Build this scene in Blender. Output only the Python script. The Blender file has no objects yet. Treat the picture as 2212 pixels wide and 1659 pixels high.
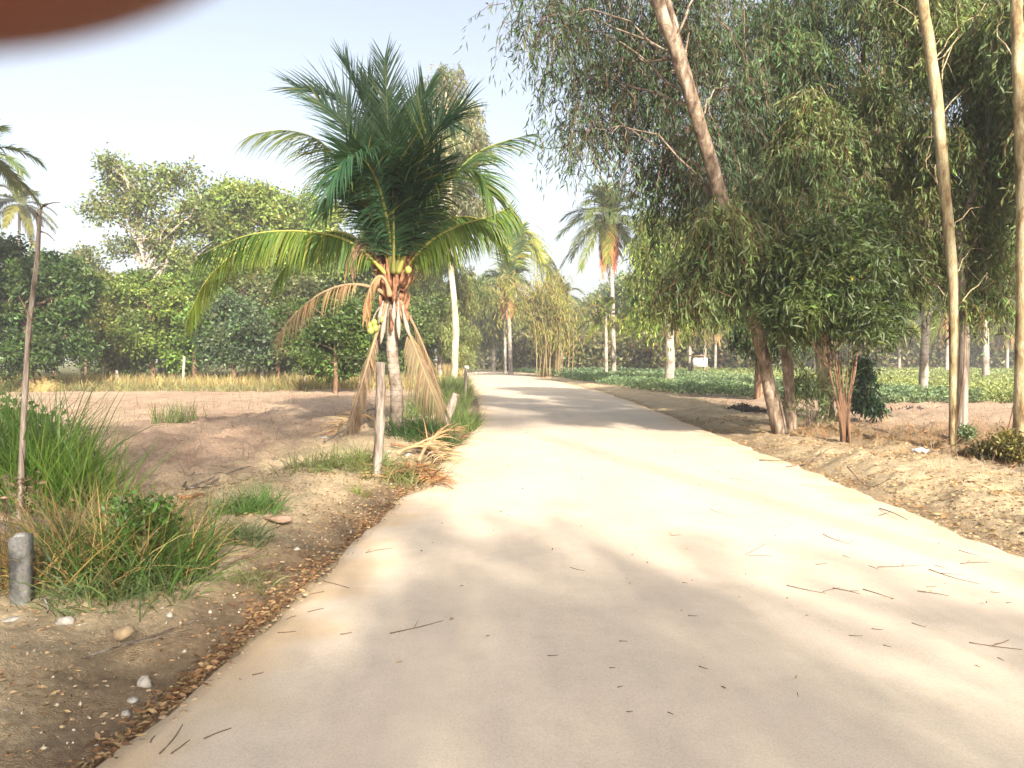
import bpy, math, random
import numpy as np
from mathutils import Vector, Matrix, Quaternion

R = math.radians
rng = np.random.default_rng(7)
random.seed(7)
scene = bpy.context.scene
COL = scene.collection

# ------------------------------------------------------------------ camera
H = 1.45
F = 1659.0            # focal length in pixels of a 2212 px wide frame
PITCH = math.atan((829.5 - 775.0) / F)
cam_d = bpy.data.cameras.new('camera')
cam = bpy.data.objects.new('camera', cam_d)
COL.objects.link(cam)
cam.location = (0, 0, H)
cam.rotation_euler = (R(90) - PITCH, 0, 0)
cam_d.sensor_width = 36
cam_d.lens = 27
cam_d.clip_start = 0.002
cam_d.clip_end = 3000
cam_d.dof.use_dof = True
cam_d.dof.focus_distance = 14
cam_d.dof.aperture_fstop = 22
scene.camera = cam

# ------------------------------------------------------------------ sky and sun
SUN_EL = R(27)
SUN_AZ = np.array([0.30, -0.954])
SUN_AZ = SUN_AZ / np.linalg.norm(SUN_AZ)
S = np.array([SUN_AZ[0] * math.cos(SUN_EL), SUN_AZ[1] * math.cos(SUN_EL), math.sin(SUN_EL)])
world = bpy.data.worlds.new('World')
scene.world = world
world.use_nodes = True
nt = world.node_tree
nt.nodes.clear()
sky = nt.nodes.new('ShaderNodeTexSky')
sky.sky_type = 'NISHITA'
sky.sun_disc = False
sky.sun_elevation = SUN_EL
sky.sun_rotation = math.atan2(S[0], S[1])
sky.air_density = 1.0
sky.dust_density = 5.0
sky.ozone_density = 1.0
bg = nt.nodes.new('ShaderNodeBackground')
bg.inputs[1].default_value = 0.15
wo = nt.nodes.new('ShaderNodeOutputWorld')
hs = nt.nodes.new('ShaderNodeHueSaturation')      # hazy tropical sky: paler than the clear-air model
hs.inputs['Saturation'].default_value = .55
hs.inputs['Value'].default_value = .45
nt.links.new(sky.outputs[0], hs.inputs['Color'])
nt.links.new(hs.outputs[0], bg.inputs[0])
nt.links.new(bg.outputs[0], wo.inputs[0])
sun_d = bpy.data.lights.new('sun', 'SUN')
sun_d.energy = 3.1
sun_d.angle = R(0.8)
sun_d.color = (1.0, 0.91, 0.78)
sun = bpy.data.objects.new('sun', sun_d)
COL.objects.link(sun)
sun.rotation_euler = Vector(S).to_track_quat('Z', 'Y').to_euler()
sun.location = (10, -30, 20)

scene.view_settings.view_transform = 'Standard'
scene.view_settings.look = 'None'
scene.view_settings.gamma = 1
scene.view_settings.exposure = 2.15
scene.cycles.max_bounces = 6
scene.cycles.diffuse_bounces = 3
scene.cycles.glossy_bounces = 2
scene.cycles.transmission_bounces = 4
scene.cycles.transparent_max_bounces = 4
scene.cycles.volume_bounces = 0
scene.cycles.caustics_reflective = False
scene.cycles.caustics_refractive = False

# ------------------------------------------------------------------ placing helpers
CP, SP = math.cos(PITCH), math.sin(PITCH)
def ray(u, v):
    r, up = (u - 1106.0) / F, (829.5 - v) / F
    return np.array([r, CP + up * SP, -SP + up * CP])
def G(u, v, z=0.0):
    d = ray(u, v)
    return np.array([0, 0, H]) + d * ((z - H) / d[2])
def W(u, v, y):
    d = ray(u, v)
    return np.array([0, 0, H]) + d * (y / d[1])
def px(n, y):
    return n * y / F

def _hash(ix, iy, seed):
    n = (ix.astype(np.int64) * 374761393 + iy.astype(np.int64) * 668265263 + seed * 974711) & 0x7fffffff
    n = ((n ^ (n >> 13)) * 1274126177) & 0x7fffffff
    n = (n ^ (n >> 16)) & 0x7fffffff
    return n / float(0x7fffffff)
def vnoise(x, y, seed=0):
    x = np.asarray(x, float); y = np.asarray(y, float)
    ix, iy = np.floor(x), np.floor(y)
    fx, fy = x - ix, y - iy
    fx = fx * fx * (3 - 2 * fx); fy = fy * fy * (3 - 2 * fy)
    a = _hash(ix, iy, seed); b = _hash(ix + 1, iy, seed)
    c = _hash(ix, iy + 1, seed); d = _hash(ix + 1, iy + 1, seed)
    return (a * (1 - fx) + b * fx) * (1 - fy) + (c * (1 - fx) + d * fx) * fy
def fbm(x, y, seed=0, octv=4):
    s = 0; a = 0.5; t = 0
    for i in range(octv):
        s = s + a * vnoise(x * 2 ** i, y * 2 ** i, seed + i * 17); t += a; a *= 0.5
    return s / t
def smooth(a, b, x):
    t = np.clip((x - a) / (b - a), 0, 1)
    return t * t * (3 - 2 * t)

# road edges
EY = np.array([-60, 0, 5, 10, 15, 20, 32, 45, 60, 75, 90, 105, 125.])
EL = np.array([-1.6, -1.6, -1.3, -1.02, -.8, -.8, -1.5, -2.4, -3.4, -4.6, -7.5, -13, -24.])
ER = np.array([3.6, 3.6, 3.7, 3.85, 3.9, 4.0, 4.0, 3.3, 2.0, 0.4, -2.5, -8, -18.])
def edgeL(y): return np.interp(y, EY, EL)
def edgeR(y): return np.interp(y, EY, ER)

def hgt(x, y):
    """height of the natural ground"""
    x = np.asarray(x, float); y = np.asarray(y, float)
    dl = edgeL(y) - x
    dr = x - edgeR(y)
    near = 1 - smooth(14, 30, y)
    zl = 0.16 * smooth(0.05, 0.9, dl) * (0.5 + fbm(x * .9, y * .9, 3)) - 0.20 * smooth(1.3, 2.6, dl) + 0.10 * smooth(3, 6, dl)
    zr = 0.17 * smooth(0.1, 0.8, dr) * (0.4 + fbm(x * .8, y * .8, 5)) - 0.14 * smooth(1.4, 2.6, dr) + 0.04 * smooth(3, 7, dr)
    z = np.where(dl > 0, zl * (0.35 + .65 * near), np.where(dr > 0, zr * (0.35 + .65 * near), 0))
    off = np.maximum(dl, dr)
    m = smooth(0.0, 0.5, off)
    z = z + m * ((fbm(x * 2.2, y * 2.2, 11) - .5) * 0.14 + (fbm(x * 7, y * 7, 23, 3) - .5) * 0.085 * (1 - .6 * smooth(3, 5, off)))
    # furrowed strips of the far plots
    z = z + m * near * 0 + smooth(3, 5, off) * 0.03 * np.sin(y * 2.1 + fbm(x * .3, y * .3, 9) * 5)
    z = z + smooth(1.2, 2.5, off) * (np.maximum(fbm(x * 4.5, y * 4.5, 141, 3) - .52, 0) * .35) * (1 - smooth(20, 34, y))
    z = z - 0.06 * (1 - smooth(-0.25, 0.02, off)) - 0.012
    # the edges roll gently over the slab
    return z

# ------------------------------------------------------------------ mesh helpers
class Acc:
    def __init__(s): s.V = []; s.F = []; s.C = []; s.n = 0
    def add(s, V, Fc, C=None):
        V = np.asarray(V, float).reshape(-1, 3); Fc = np.asarray(Fc, np.int64)
        if Fc.shape[1] == 3: Fc = np.hstack([Fc, Fc[:, 2:3]])
        if C is None: C = np.ones((len(V), 3)) * .5
        C = np.asarray(C, float)
        if C.ndim == 1: C = np.tile(C, (len(V), 1))
        s.V.append(V); s.F.append(Fc + s.n); s.C.append(C); s.n += len(V)
    def build(s, name, mat, parent=None, shade=False):
        V = np.vstack(s.V); Fc = np.vstack(s.F); C = np.vstack(s.C)
        return mesh_np(name, V, Fc, C, mat, parent, shade)

def mesh_np(name, V, Fc, C, mat, parent=None, shade=False, origin=None):
    me = bpy.data.meshes.new(name)
    if parent is not None and origin is None:
        origin = np.array(parent.location)
    if origin is not None: V = V - origin
    tri = Fc[:, 2] == Fc[:, 3]
    me.vertices.add(len(V)); me.vertices.foreach_set('co', V.astype(np.float32).ravel())
    cnt = np.where(tri, 3, 4)
    start = np.concatenate([[0], np.cumsum(cnt)[:-1]])
    keep = np.ones(Fc.shape, bool); keep[tri, 3] = False
    loops = Fc[keep]
    me.loops.add(len(loops)); me.loops.foreach_set('vertex_index', loops.astype(np.int32))
    me.polygons.add(len(Fc)); me.polygons.foreach_set('loop_start', start.astype(np.int32))
    if shade: me.polygons.foreach_set('use_smooth', np.ones(len(Fc), bool))
    me.update(calc_edges=True)
    at = me.attributes.new('Col', 'FLOAT_COLOR', 'POINT')
    at.data.foreach_set('color', np.hstack([C, np.ones((len(C), 1))]).astype(np.float32).ravel())
    me.materials.append(mat)
    o = bpy.data.objects.new(name, me); COL.objects.link(o)
    if parent is not None: o.parent = parent
    elif origin is not None: o.location = origin
    return o

def tag(o, label=None, cat=None, group=None, kind=None):
    if label: o['label'] = label
    if cat: o['category'] = cat
    if group: o['group'] = group
    if kind: o['kind'] = kind
    return o
def empty(name, loc, label, cat, group=None):
    o = bpy.data.objects.new(name, None); COL.objects.link(o)
    o.location = loc; o.empty_display_size = .3
    return tag(o, label, cat, group)
def copy_tree(o, parent=None):
    c = o.copy(); COL.objects.link(c); c.parent = parent
    for ch in list(o.children): copy_tree(ch, c)
    return c

def nrm(a):
    return a / np.maximum(np.linalg.norm(a, axis=-1, keepdims=True), 1e-9)

def tube(acc, P, rad, n=8, col=(.5, .5, .5), rough=0.0, cap=True, seed=0):
    P = np.asarray(P, float); m = len(P); rad = np.broadcast_to(np.asarray(rad, float), (m,))
    T = nrm(np.gradient(P, axis=0))
    ref = np.array([0, 1., 0]) if abs(T[0][2]) > .7 else np.array([0, 0, 1.])
    A = nrm(np.cross(T, ref)); B = np.cross(T, A)
    th = np.linspace(0, 2 * np.pi, n, endpoint=False)
    rr = rad[:, None] * np.ones((m, n))
    if rough: rr = rr * (1 + rough * (np.random.default_rng(seed).random((m, n)) - .5) * 2)
    V = P[:, None, :] + rr[:, :, None] * (A[:, None, :] * np.cos(th)[None, :, None] + B[:, None, :] * np.sin(th)[None, :, None])
    V = V.reshape(-1, 3)
    i = np.arange(m - 1)[:, None] * n; j = np.arange(n)[None, :]; k = (j + 1) % n
    Fc = np.stack([i + j, i + k, i + n + k, i + n + j], -1).reshape(-1, 4)
    C = np.tile(np.asarray(col, float), (len(V), 1))
    if cap:
        V = np.vstack([V, P[:1], P[-1:]]); C = np.vstack([C, C[:2]])
        a, b = m * n, m * n + 1
        f1 = np.stack([j[0] * 0 + a, k[0], j[0], j[0]], -1)
        f2 = np.stack([j[0] * 0 + b, (m - 1) * n + j[0], (m - 1) * n + k[0], (m - 1) * n + k[0]], -1)
        Fc = np.vstack([Fc, f1, f2])
    acc.add(V, Fc, C)

def spline(pts, n):
    pts = np.asarray(pts, float); m = len(pts)
    if m == 2: return pts[0] + (pts[1] - pts[0]) * np.linspace(0, 1, n)[:, None]
    t = np.linspace(0, m - 1, n); i = np.clip(t.astype(int), 0, m - 2); f = (t - i)[:, None]
    p0 = pts[np.maximum(i - 1, 0)]; p1 = pts[i]; p2 = pts[i + 1]; p3 = pts[np.minimum(i + 2, m - 1)]
    return .5 * (2 * p1 + (p2 - p0) * f + (2 * p0 - 5 * p1 + 4 * p2 - p3) * f ** 2 + (3 * p1 - p0 - 3 * p2 + p3) * f ** 3)

def leaves(acc, base, d, L, w, col, bend=0.25, side=None):
    """a curved four-cornered leaf (two faces) per base point"""
    n = len(base); d = nrm(d)
    if side is None: side = rng.normal(size=(n, 3))
    s = nrm(np.cross(d, side)); nn = np.cross(d, s)
    L = np.broadcast_to(L, (n,))[:, None]; w = np.broadcast_to(w, (n,))[:, None]
    a = base; m = base + d * L * .45
    l = m + s * w * .5 + nn * w * .12; r = m - s * w * .5 + nn * w * .12
    t = base + d * L - nn * L * bend * .4 + np.array([0, 0, -1.]) * L * bend * .5
    V = np.stack([a, l, t, r], 1).reshape(-1, 3)
    i = np.arange(n)[:, None] * 4
    Fc = np.vstack([np.hstack([i, i + 1, i + 2, i + 2]), np.hstack([i, i + 2, i + 3, i + 3])])
    acc.add(V, Fc, np.repeat(col, 4, 0))

def blade_strips(acc, base, d, L, w, col, droop=0.6, seg=3, side=None):
    """tapered strips that bend under their own weight"""
    n = len(base); d = nrm(d)
    if side is None: side = rng.normal(size=(n, 3)) * np.array([1, 1, .2])
    s = nrm(np.cross(d, side))
    L = np.broadcast_to(L, (n,))[:, None]; w = np.broadcast_to(w, (n,))[:, None]; droop = np.broadcast_to(droop, (n,))[:, None]
    rows = []; p = base.copy(); dd = d.copy()
    for k in range(seg + 1):
        tt = k / seg
        ww = w * (1 - tt) ** .7 if k < seg else w * .04
        if k == 0: ww = w * .75
        rows += [p - s * ww * .5, p + s * ww * .5]
        dd = nrm(dd + np.array([0, 0, -1.]) * droop / seg * (.4 + 1.2 * tt))
        p = p + dd * L / seg
    V = np.stack(rows, 1).reshape(-1, 3); q = 2 * (seg + 1)
    i = np.arange(n)[:, None] * q
    Fc = np.vstack([np.hstack([i + 2 * k, i + 2 * k + 1, i + 2 * k + 3, i + 2 * k + 2]) for k in range(seg)])
    acc.add(V, Fc, np.repeat(col, q, 0))

def vary(col, n, v=.25, hue=.12):
    c = np.tile(np.asarray(col, float), (n, 1))
    c *= (1 + v * rng.normal(size=(n, 1)).clip(-2, 2))
    c *= (1 + hue * rng.normal(size=(n, 3)).clip(-2, 2))
    return c.clip(.004, .95)

# ------------------------------------------------------------------ materials
def newmat(name):
    m = bpy.data.materials.new(name); m.use_nodes = True
    n = m.node_tree; b = n.nodes['Principled BSDF']; return m, n, b
def N(n, t, **kw):
    x = n.nodes.new(t)
    for k, v in kw.items():
        if k in x.inputs.keys() if isinstance(k, str) else False: x.inputs[k].default_value = v
        else: setattr(x, k, v)
    return x
def mixc(n, fac, a, b, blend='MIX'):
    m = n.nodes.new('ShaderNodeMix'); m.data_type = 'RGBA'; m.blend_type = blend
    for i, v in ((0, fac), (6, a), (7, b)):
        if isinstance(v, (int, float)): m.inputs[i].default_value = v
        elif isinstance(v, tuple): m.inputs[i].default_value = (*v, 1)
        else: n.links.new(v, m.inputs[i])
    return m.outputs[2]
def noise(n, scale, detail=4, rough=.6, vec=None, dist=0):
    t = n.nodes.new('ShaderNodeTexNoise'); t.inputs['Scale'].default_value = scale
    t.inputs['Detail'].default_value = detail; t.inputs['Roughness'].default_value = rough; t.inputs['Distortion'].default_value = dist
    if vec is not None: n.links.new(vec, t.inputs['Vector'])
    return t
def ramp(n, src, stops):
    r = n.nodes.new('ShaderNodeValToRGB'); e = r.color_ramp.elements
    while len(e) < len(stops): e.new(.5)
    for el, (p, c) in zip(e, stops): el.position = p; el.color = (*c, 1)
    n.links.new(src, r.inputs[0]); return r.outputs[0]
def geo(n): return n.nodes.new('ShaderNodeNewGeometry').outputs['Position']
def objc(n, scale=(1, 1, 1)):
    tc = n.nodes.new('ShaderNodeTexCoord'); mp = n.nodes.new('ShaderNodeMapping'); mp.inputs['Scale'].default_value = scale
    n.links.new(tc.outputs['Object'], mp.inputs[0]); return mp.outputs[0]
def attr(n):
    a = n.nodes.new('ShaderNodeAttribute'); a.attribute_name = 'Col'; return a.outputs['Color']
def bump(n, b, h, strength, dist):
    bp = n.nodes.new('ShaderNodeBump'); bp.inputs['Strength'].default_value = strength; bp.inputs['Distance'].default_value = dist
    n.links.new(h, bp.inputs['Height']); n.links.new(bp.outputs[0], b.inputs['Normal'])

def leaf_mat(name, transl=.35, rough=.45, spec=.4, tint=(1, 1, 1)):
    m, n, b = newmat(name)
    v = noise(n, .6, 3, .6, geo(n))
    c = mixc(n, 1.0, attr(n), ramp(n, v.outputs[0], [(.3, (.80, .82, .68)), (.7, (1.42, 1.28, .95))]), 'MULTIPLY')
    n.links.new(c, b.inputs['Base Color'])
    b.inputs['Roughness'].default_value = rough; b.inputs['Specular IOR Level'].default_value = spec
    tr = n.nodes.new('ShaderNodeBsdfTranslucent')
    c2 = mixc(n, 1.0, c, (1.45 * tint[0], 1.3 * tint[1], .7 * tint[2]), 'MULTIPLY')
    n.links.new(c2, tr.inputs[0])
    mx = n.nodes.new('ShaderNodeMixShader'); mx.inputs[0].default_value = transl
    n.links.new(b.outputs[0], mx.inputs[1]); n.links.new(tr.outputs[0], mx.inputs[2])
    n.links.new(mx.outputs[0], n.nodes['Material Output'].inputs[0])
    return m
M_LEAF = leaf_mat('leaf')
M_EUC = leaf_mat('gum_leaf', .3, .48, .3)
M_PALM = leaf_mat('palm_leaf', .3, .5, .25)
M_DRY = leaf_mat('dry_leaf', .15, .7, .2, (1, 1, 1.3))
M_GRASS = leaf_mat('grass_blade', .35, .5, .3)

def bark_mat(name, cols, zscale=.35, scale=5, rings=0, bumpd=.02):
    m, n, b = newmat(name)
    v = objc(n, (1, 1, zscale))
    n1 = noise(n, scale, 6, .65, v, .6)
    c = ramp(n, n1.outputs[0], [(.36, cols[0]), (.46, cols[1]), (.55, cols[2]), (.66, cols[3])])
    n2 = noise(n, scale * 9, 4, .7, v)
    c = mixc(n, .55, c, ramp(n, n2.outputs[0], [(.3, (.42, .4, .37)), (.7, (1.35, 1.35, 1.35))]), 'MULTIPLY')
    h = n2.outputs[0]
    if rings:
        w = n.nodes.new('ShaderNodeTexWave'); w.bands_direction = 'Z'; w.wave_profile = 'SAW'
        w.inputs['Scale'].default_value = rings; w.inputs['Distortion'].default_value = 2.2; w.inputs['Detail'].default_value = 3; w.inputs['Detail Scale'].default_value = 1.5
        n.links.new(objc(n), w.inputs['Vector'])
        c = mixc(n, .8, c, ramp(n, w.outputs[1], [(.0, (.5, .46, .42)), (.18, (1, 1, 1)), (1, (1.08, 1.05, 1.02))]), 'MULTIPLY')
        h = w.outputs[1]
    n.links.new(c, b.inputs['Base Color']); b.inputs['Roughness'].default_value = .85; b.inputs['Specular IOR Level'].default_value = .2
    bump(n, b, h, .6, bumpd)
    return m
M_GUMBARK = bark_mat('gum_bark', [(.10, .06, .03), (.25, .185, .095), (.34, .285, .165), (.42, .375, .26)], .3, 7)
M_WHITEBARK = bark_mat('white_gum_bark', [(.2, .15, .09), (.36, .30, .20), (.44, .38, .27), (.5, .44, .34)], .25, 4)
M_LEANBARK = bark_mat('brown_gum_bark', [(.06, .038, .026), (.15, .108, .075), (.23, .175, .125), (.40, .34, .26)], .4, 8)
M_PALMBARK = bark_mat('coconut_bark', [(.10, .075, .055), (.21, .17, .135), (.29, .245, .2), (.38, .33, .28)], .6, 5, 3.2, .03)
M_FARBARK = bark_mat('pale_palm_bark', [(.17, .14, .11), (.3, .26, .22), (.38, .34, .29), (.45, .41, .36)], .5, 2, .8, .03)
M_BROWNBARK = bark_mat('brown_bark', [(.06, .035, .02), (.14, .085, .05), (.2, .13, .08), (.3, .22, .15)], .3, 6)
M_REDSTEM = bark_mat('red_brown_stem', [(.045, .024, .013), (.105, .058, .032), (.165, .095, .055), (.28, .2, .12)], .2, 8)
M_POST = bark_mat('weathered_wood', [(.05, .038, .03), (.15, .12, .095), (.24, .2, .165), (.36, .32, .27)], .1, 12)
M_CONC = bark_mat('old_concrete', [(.07, .072, .068), (.13, .13, .12), (.19, .185, .175), (.3, .29, .27)], 1, 6, 0, .006)
M_FIBRE = bark_mat('palm_fibre', [(.10, .045, .025), (.22, .10, .055), (.32, .16, .085), (.42, .25, .15)], .25, 12)
M_TWIG = bark_mat('twig', [(.06, .04, .028), (.13, .085, .06), (.2, .14, .1), (.34, .27, .2)], 1, 12, 0, .002)

def simple_mat(name, col, rough=.6, scale=8, var=.25, spec=.3, bd=.01):
    m, n, b = newmat(name)
    t = noise(n, scale, 5, .65, objc(n))
    lo = tuple(x * (1 - var) for x in col); hi = tuple(min(1, x * (1 + var)) for x in col)
    n.links.new(ramp(n, t.outputs[0], [(.3, lo), (.7, hi)]), b.inputs['Base Color'])
    b.inputs['Roughness'].default_value = rough; b.inputs['Specular IOR Level'].default_value = spec
    bump(n, b, t.outputs[0], .5, bd)
    return m
M_STONE_W = simple_mat('white_stone', (.30, .275, .235), .85, 24, .45)
M_STONE_T = simple_mat('tan_stone', (.3, .22, .13), .9, 14, .35)
M_STONE_P = simple_mat('pink_stone', (.32, .21, .145), .9, 14, .3)
M_PLASTIC = simple_mat('white_plastic', (.6, .6, .6), .35, 6, .08, .5)
M_NUT = simple_mat('green_coconut_skin', (.24, .28, .06), .4, 4, .25, .5)
M_SPATHE = simple_mat('dry_spathe', (.27, .22, .18), .75, 10, .3)
M_ASH = simple_mat('ash_heap', (.045, .038, .034), .95, 8, .5, .2, .03)
M_BOX = simple_mat('white_paint', (.5, .47, .42), .6, 3, .1)

def ground_mat():
    m, n, b = newmat('ground_soil')
    p = geo(n); a = attr(n)
    n1 = noise(n, 1.6, 8, .65, p, .4); n2 = noise(n, 22, 8, .72, p); n3 = noise(n, 120, 3, .6, p)
    c = mixc(n, 1, a, ramp(n, n1.outputs[0], [(.3, (.74, .72, .7)), (.5, (1, 1, 1)), (.72, (1.22, 1.2, 1.15))]), 'MULTIPLY')
    c = mixc(n, 1, c, ramp(n, n2.outputs[0], [(.3, (.66, .62, .58)), (.5, (1, 1, 1)), (.7, (1.25, 1.24, 1.2))]), 'MULTIPLY')
    vo = n.nodes.new('ShaderNodeTexVoronoi'); vo.inputs['Scale'].default_value = 26; n.links.new(p, vo.inputs['Vector'])
    c = mixc(n, .6, c, ramp(n, vo.outputs['Distance'], [(.0, (1.35, 1.3, 1.2)), (.25, (1.05, 1.02, 1)), (.6, (.82, .8, .78))]), 'MULTIPLY')
    n.links.new(c, b.inputs['Base Color']); b.inputs['Roughness'].default_value = .95; b.inputs['Specular IOR Level'].default_value = .1
    ad = n.nodes.new('ShaderNodeMath'); ad.operation = 'ADD'; n.links.new(n2.outputs[0], ad.inputs[0]); n.links.new(n3.outputs[0], ad.inputs[1])
    bump(n, b, ad.outputs[0], 1.0, .06)
    return m
M_GROUND = ground_mat()
def road_mat():
    m, n, b = newmat('sandy_concrete')
    p = geo(n); a = attr(n)
    n1 = noise(n, .55, 5, .6, p, .5); n2 = noise(n, 6, 6, .7, p); n3 = noise(n, 110, 4, .8, p)
    c = ramp(n, n1.outputs[0], [(.3, (.53, .455, .355)), (.5, (.60, .505, .395)), (.72, (.64, .535, .42))])
    # streaks along the way of travel
    mp = n.nodes.new('ShaderNodeMapping'); mp.inputs['Scale'].default_value = (3.2, .12, 1); n.links.new(p, mp.inputs[0])
    st = noise(n, 1.2, 5, .6, mp.outputs[0])
    c = mixc(n, .8, c, ramp(n, st.outputs[0], [(.3, (.91, .92, .94)), (.7, (1.07, 1.05, 1.02))]), 'MULTIPLY')
    c = mixc(n, .8, c, ramp(n, n2.outputs[0], [(.3, (.92, .91, .9)), (.7, (1.06, 1.06, 1.06))]), 'MULTIPLY')
    c = mixc(n, 1, c, ramp(n, n3.outputs[0], [(.35, (.82, .815, .80)), (.55, (1, 1, 1)), (.8, (1.14, 1.13, 1.1))]), 'MULTIPLY')
    c = mixc(n, 1, c, a, 'MULTIPLY')
    n.links.new(c, b.inputs['Base Color']); b.inputs['Roughness'].default_value = .92; b.inputs['Specular IOR Level'].default_value = .15
    bump(n, b, n3.outputs[0], .35, .004)
    return m
M_ROAD = road_mat()

# ------------------------------------------------------------------ ground sheet
def axis(lo, a, b, hi, step, grow=1.12):
    mid = list(np.arange(a, b, step)); up = []; v = b; s = step
    while v < hi: up.append(v); s *= grow; v += s
    up.append(hi); dn = []; v = a; s = step
    while v > lo: s *= grow; v -= s; dn.append(max(v, lo))
    return np.array(sorted(set(dn)) + mid + up)
gx = axis(-900, -6.5, 8, 900, .05, 1.07)
gy = axis(-300, 2, 12, 1500, .05, 1.035)
X, Y = np.meshgrid(gx, gy)
Z = hgt(X, Y)
def ground_color(x, y):
    dl = edgeL(y) - x; dr = x - edgeR(y)
    left = dl > 0
    def L(c): return np.array(c)[None, None, :] if x.ndim == 2 else np.array(c)
    soil = L([.62, .49, .32]); tan = L([.70, .56, .36]); pink = L([.56, .40, .29]); sand = L([.66, .51, .37])
    litter = L([.32, .23, .145]); green = L([.10, .12, .05]); straw = L([.34, .27, .13]); grey = L([.30, .25, .215])
    f1 = fbm(x * .7, y * .7, 31)[..., None]; f2 = fbm(x * 2.5, y * 2.5, 41)[..., None]
    def mx(a, b, t):
        t = t if np.ndim(t) == np.ndim(a) or np.ndim(t) == x.ndim + 1 else t[..., None]
        return a * (1 - t) + b * t
    c = mx(soil, tan, smooth(.35, .65, f1))
    c = mx(c, pink, smooth(2.0, 4.0, np.maximum(dl, dr) + (f2[..., 0] - .5) * 1.5))
    c = mx(c, grey, (smooth(1.5, 3, np.maximum(dl, dr)) * (1 - smooth(6, 13, y)) * .5))
    c = mx(c, sand, (smooth(12, 20, y) * smooth(2.5, 4, np.maximum(dl, dr)) * .8)[..., None] * smooth(.3, .6, f1))
    far = np.where(left, smooth(36, 40, y), smooth(40, 60, y))
    c = mx(c, straw, far * (np.maximum(dl, dr) > 2))
    c = mx(c, green * .9, smooth(46, 60, y) * (np.maximum(dl, dr) > 2.5) * .7)
    # tan verge banks
    bank = smooth(.15, .5, np.maximum(dl, dr)) * (1 - smooth(1.2, 2.2, np.maximum(dl, dr)))
    c = mx(c, tan * 1.08, bank * .65 * (.3 + f2[..., 0]))
    # leaf litter lies against the slab on the left and under the gum trees on the right
    lit = (1 - smooth(.15, .55, np.abs(dl - .12) + (f2[..., 0] - .5) * .5)) * left
    c = mx(c, litter, lit * .85)
    lr = (1 - smooth(.1, .35, np.abs(dr - .05) + (f2[..., 0] - .5) * .4)) * (~left)
    c = mx(c, litter * 1.25, lr * .6)
    c = mx(c, tan * 1.1, (smooth(.3, .6, dr) * (1 - smooth(1.2, 2.0, dr)) * .5)); ug = np.exp(-((x - 7.2) / 2.6) ** 2 - ((y - 13.5) / 2.6) ** 2)
    c = mx(c, litter * 1.1, np.clip(ug * 1.3 * (.5 + f2[..., 0]), 0, .85))
    return c
C = ground_color(X, Y).reshape(-1, 3).clip(.01, .9)
nx_, ny_ = len(gx), len(gy)
ii = (np.arange(ny_ - 1)[:, None] * nx_ + np.arange(nx_ - 1)[None, :]).ravel()
Fg = np.stack([ii, ii + 1, ii + nx_ + 1, ii + nx_], -1)
tag(mesh_np('ground', np.stack([X, Y, Z], -1).reshape(-1, 3), Fg, C, M_GROUND, shade=True), kind='structure')

# road slab with a worn, sand-feathered edge
ry = axis(-60, 2, 22, 125, .08, 1.03)
rows = 60
V = []; Cc = []
for y in ry:
    l = edgeL(y) - .04 + .20 * (fbm(np.array([y * 1.3]), np.array([3.]), 51)[0] - .5) + .09 * (fbm(np.array([y * 5]), np.array([3.]), 52)[0] - .5)
    r = edgeR(y) + .04 + .24 * (fbm(np.array([y * 1.1]), np.array([8.]), 53)[0] - .5) + .10 * (fbm(np.array([y * 5]), np.array([8.]), 54)[0] - .5)
    xs = np.linspace(l, r, rows)
    z = .015 + .02 * np.sin(np.linspace(0, np.pi, rows))
    z[0] = z[-1] = -.09
    V.append(np.stack([xs, np.full(rows, y), z], -1))
    e = np.minimum(xs - l, r - xs)
    f = fbm(xs * 3, np.full(rows, y) * 3, 61)
    sandy = (1 - smooth(.0, .55, e + (f - .5) * .9))[:, None]
    dust = np.exp(-((xs - l - 1.3) / .35) ** 2) + np.exp(-((xs - l - 2.9) / .35) ** 2) + .6 * np.exp(-((xs - r + .9) / .3) ** 2)
    dust = (dust * (.4 + .8 * fbm(xs * .8, np.full(rows, y) * .25, 67)))[:, None]
    Cc.append((np.array([.93, .925, .92])[None] + dust * np.array([.07, .07, .065])) * (1 - sandy) + np.array([.90, .80, .66])[None] * sandy)
V = np.vstack(V); Cc = np.vstack(Cc)
ii = (np.arange(len(ry) - 1)[:, None] * rows + np.arange(rows - 1)[None, :]).ravel()
tag(mesh_np('road', V, np.stack([ii, ii + 1, ii + rows + 1, ii + rows], -1), Cc, M_ROAD, shade=True), kind='structure')
def road_z(x, y):
    l, r = edgeL(y), edgeR(y); return .015 + .02 * math.sin(math.pi * min(1, max(0, (x - l) / (r - l))))
def gz(x, y):
    if edgeL(y) < x < edgeR(y): return road_z(x, y)
    return float(hgt(np.array([x]), np.array([y]))[0])
def onground(u, v):
    p = G(u, v); 
    for _ in range(3): p = G(u, v, gz(p[0], p[1]))
    return p

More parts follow.
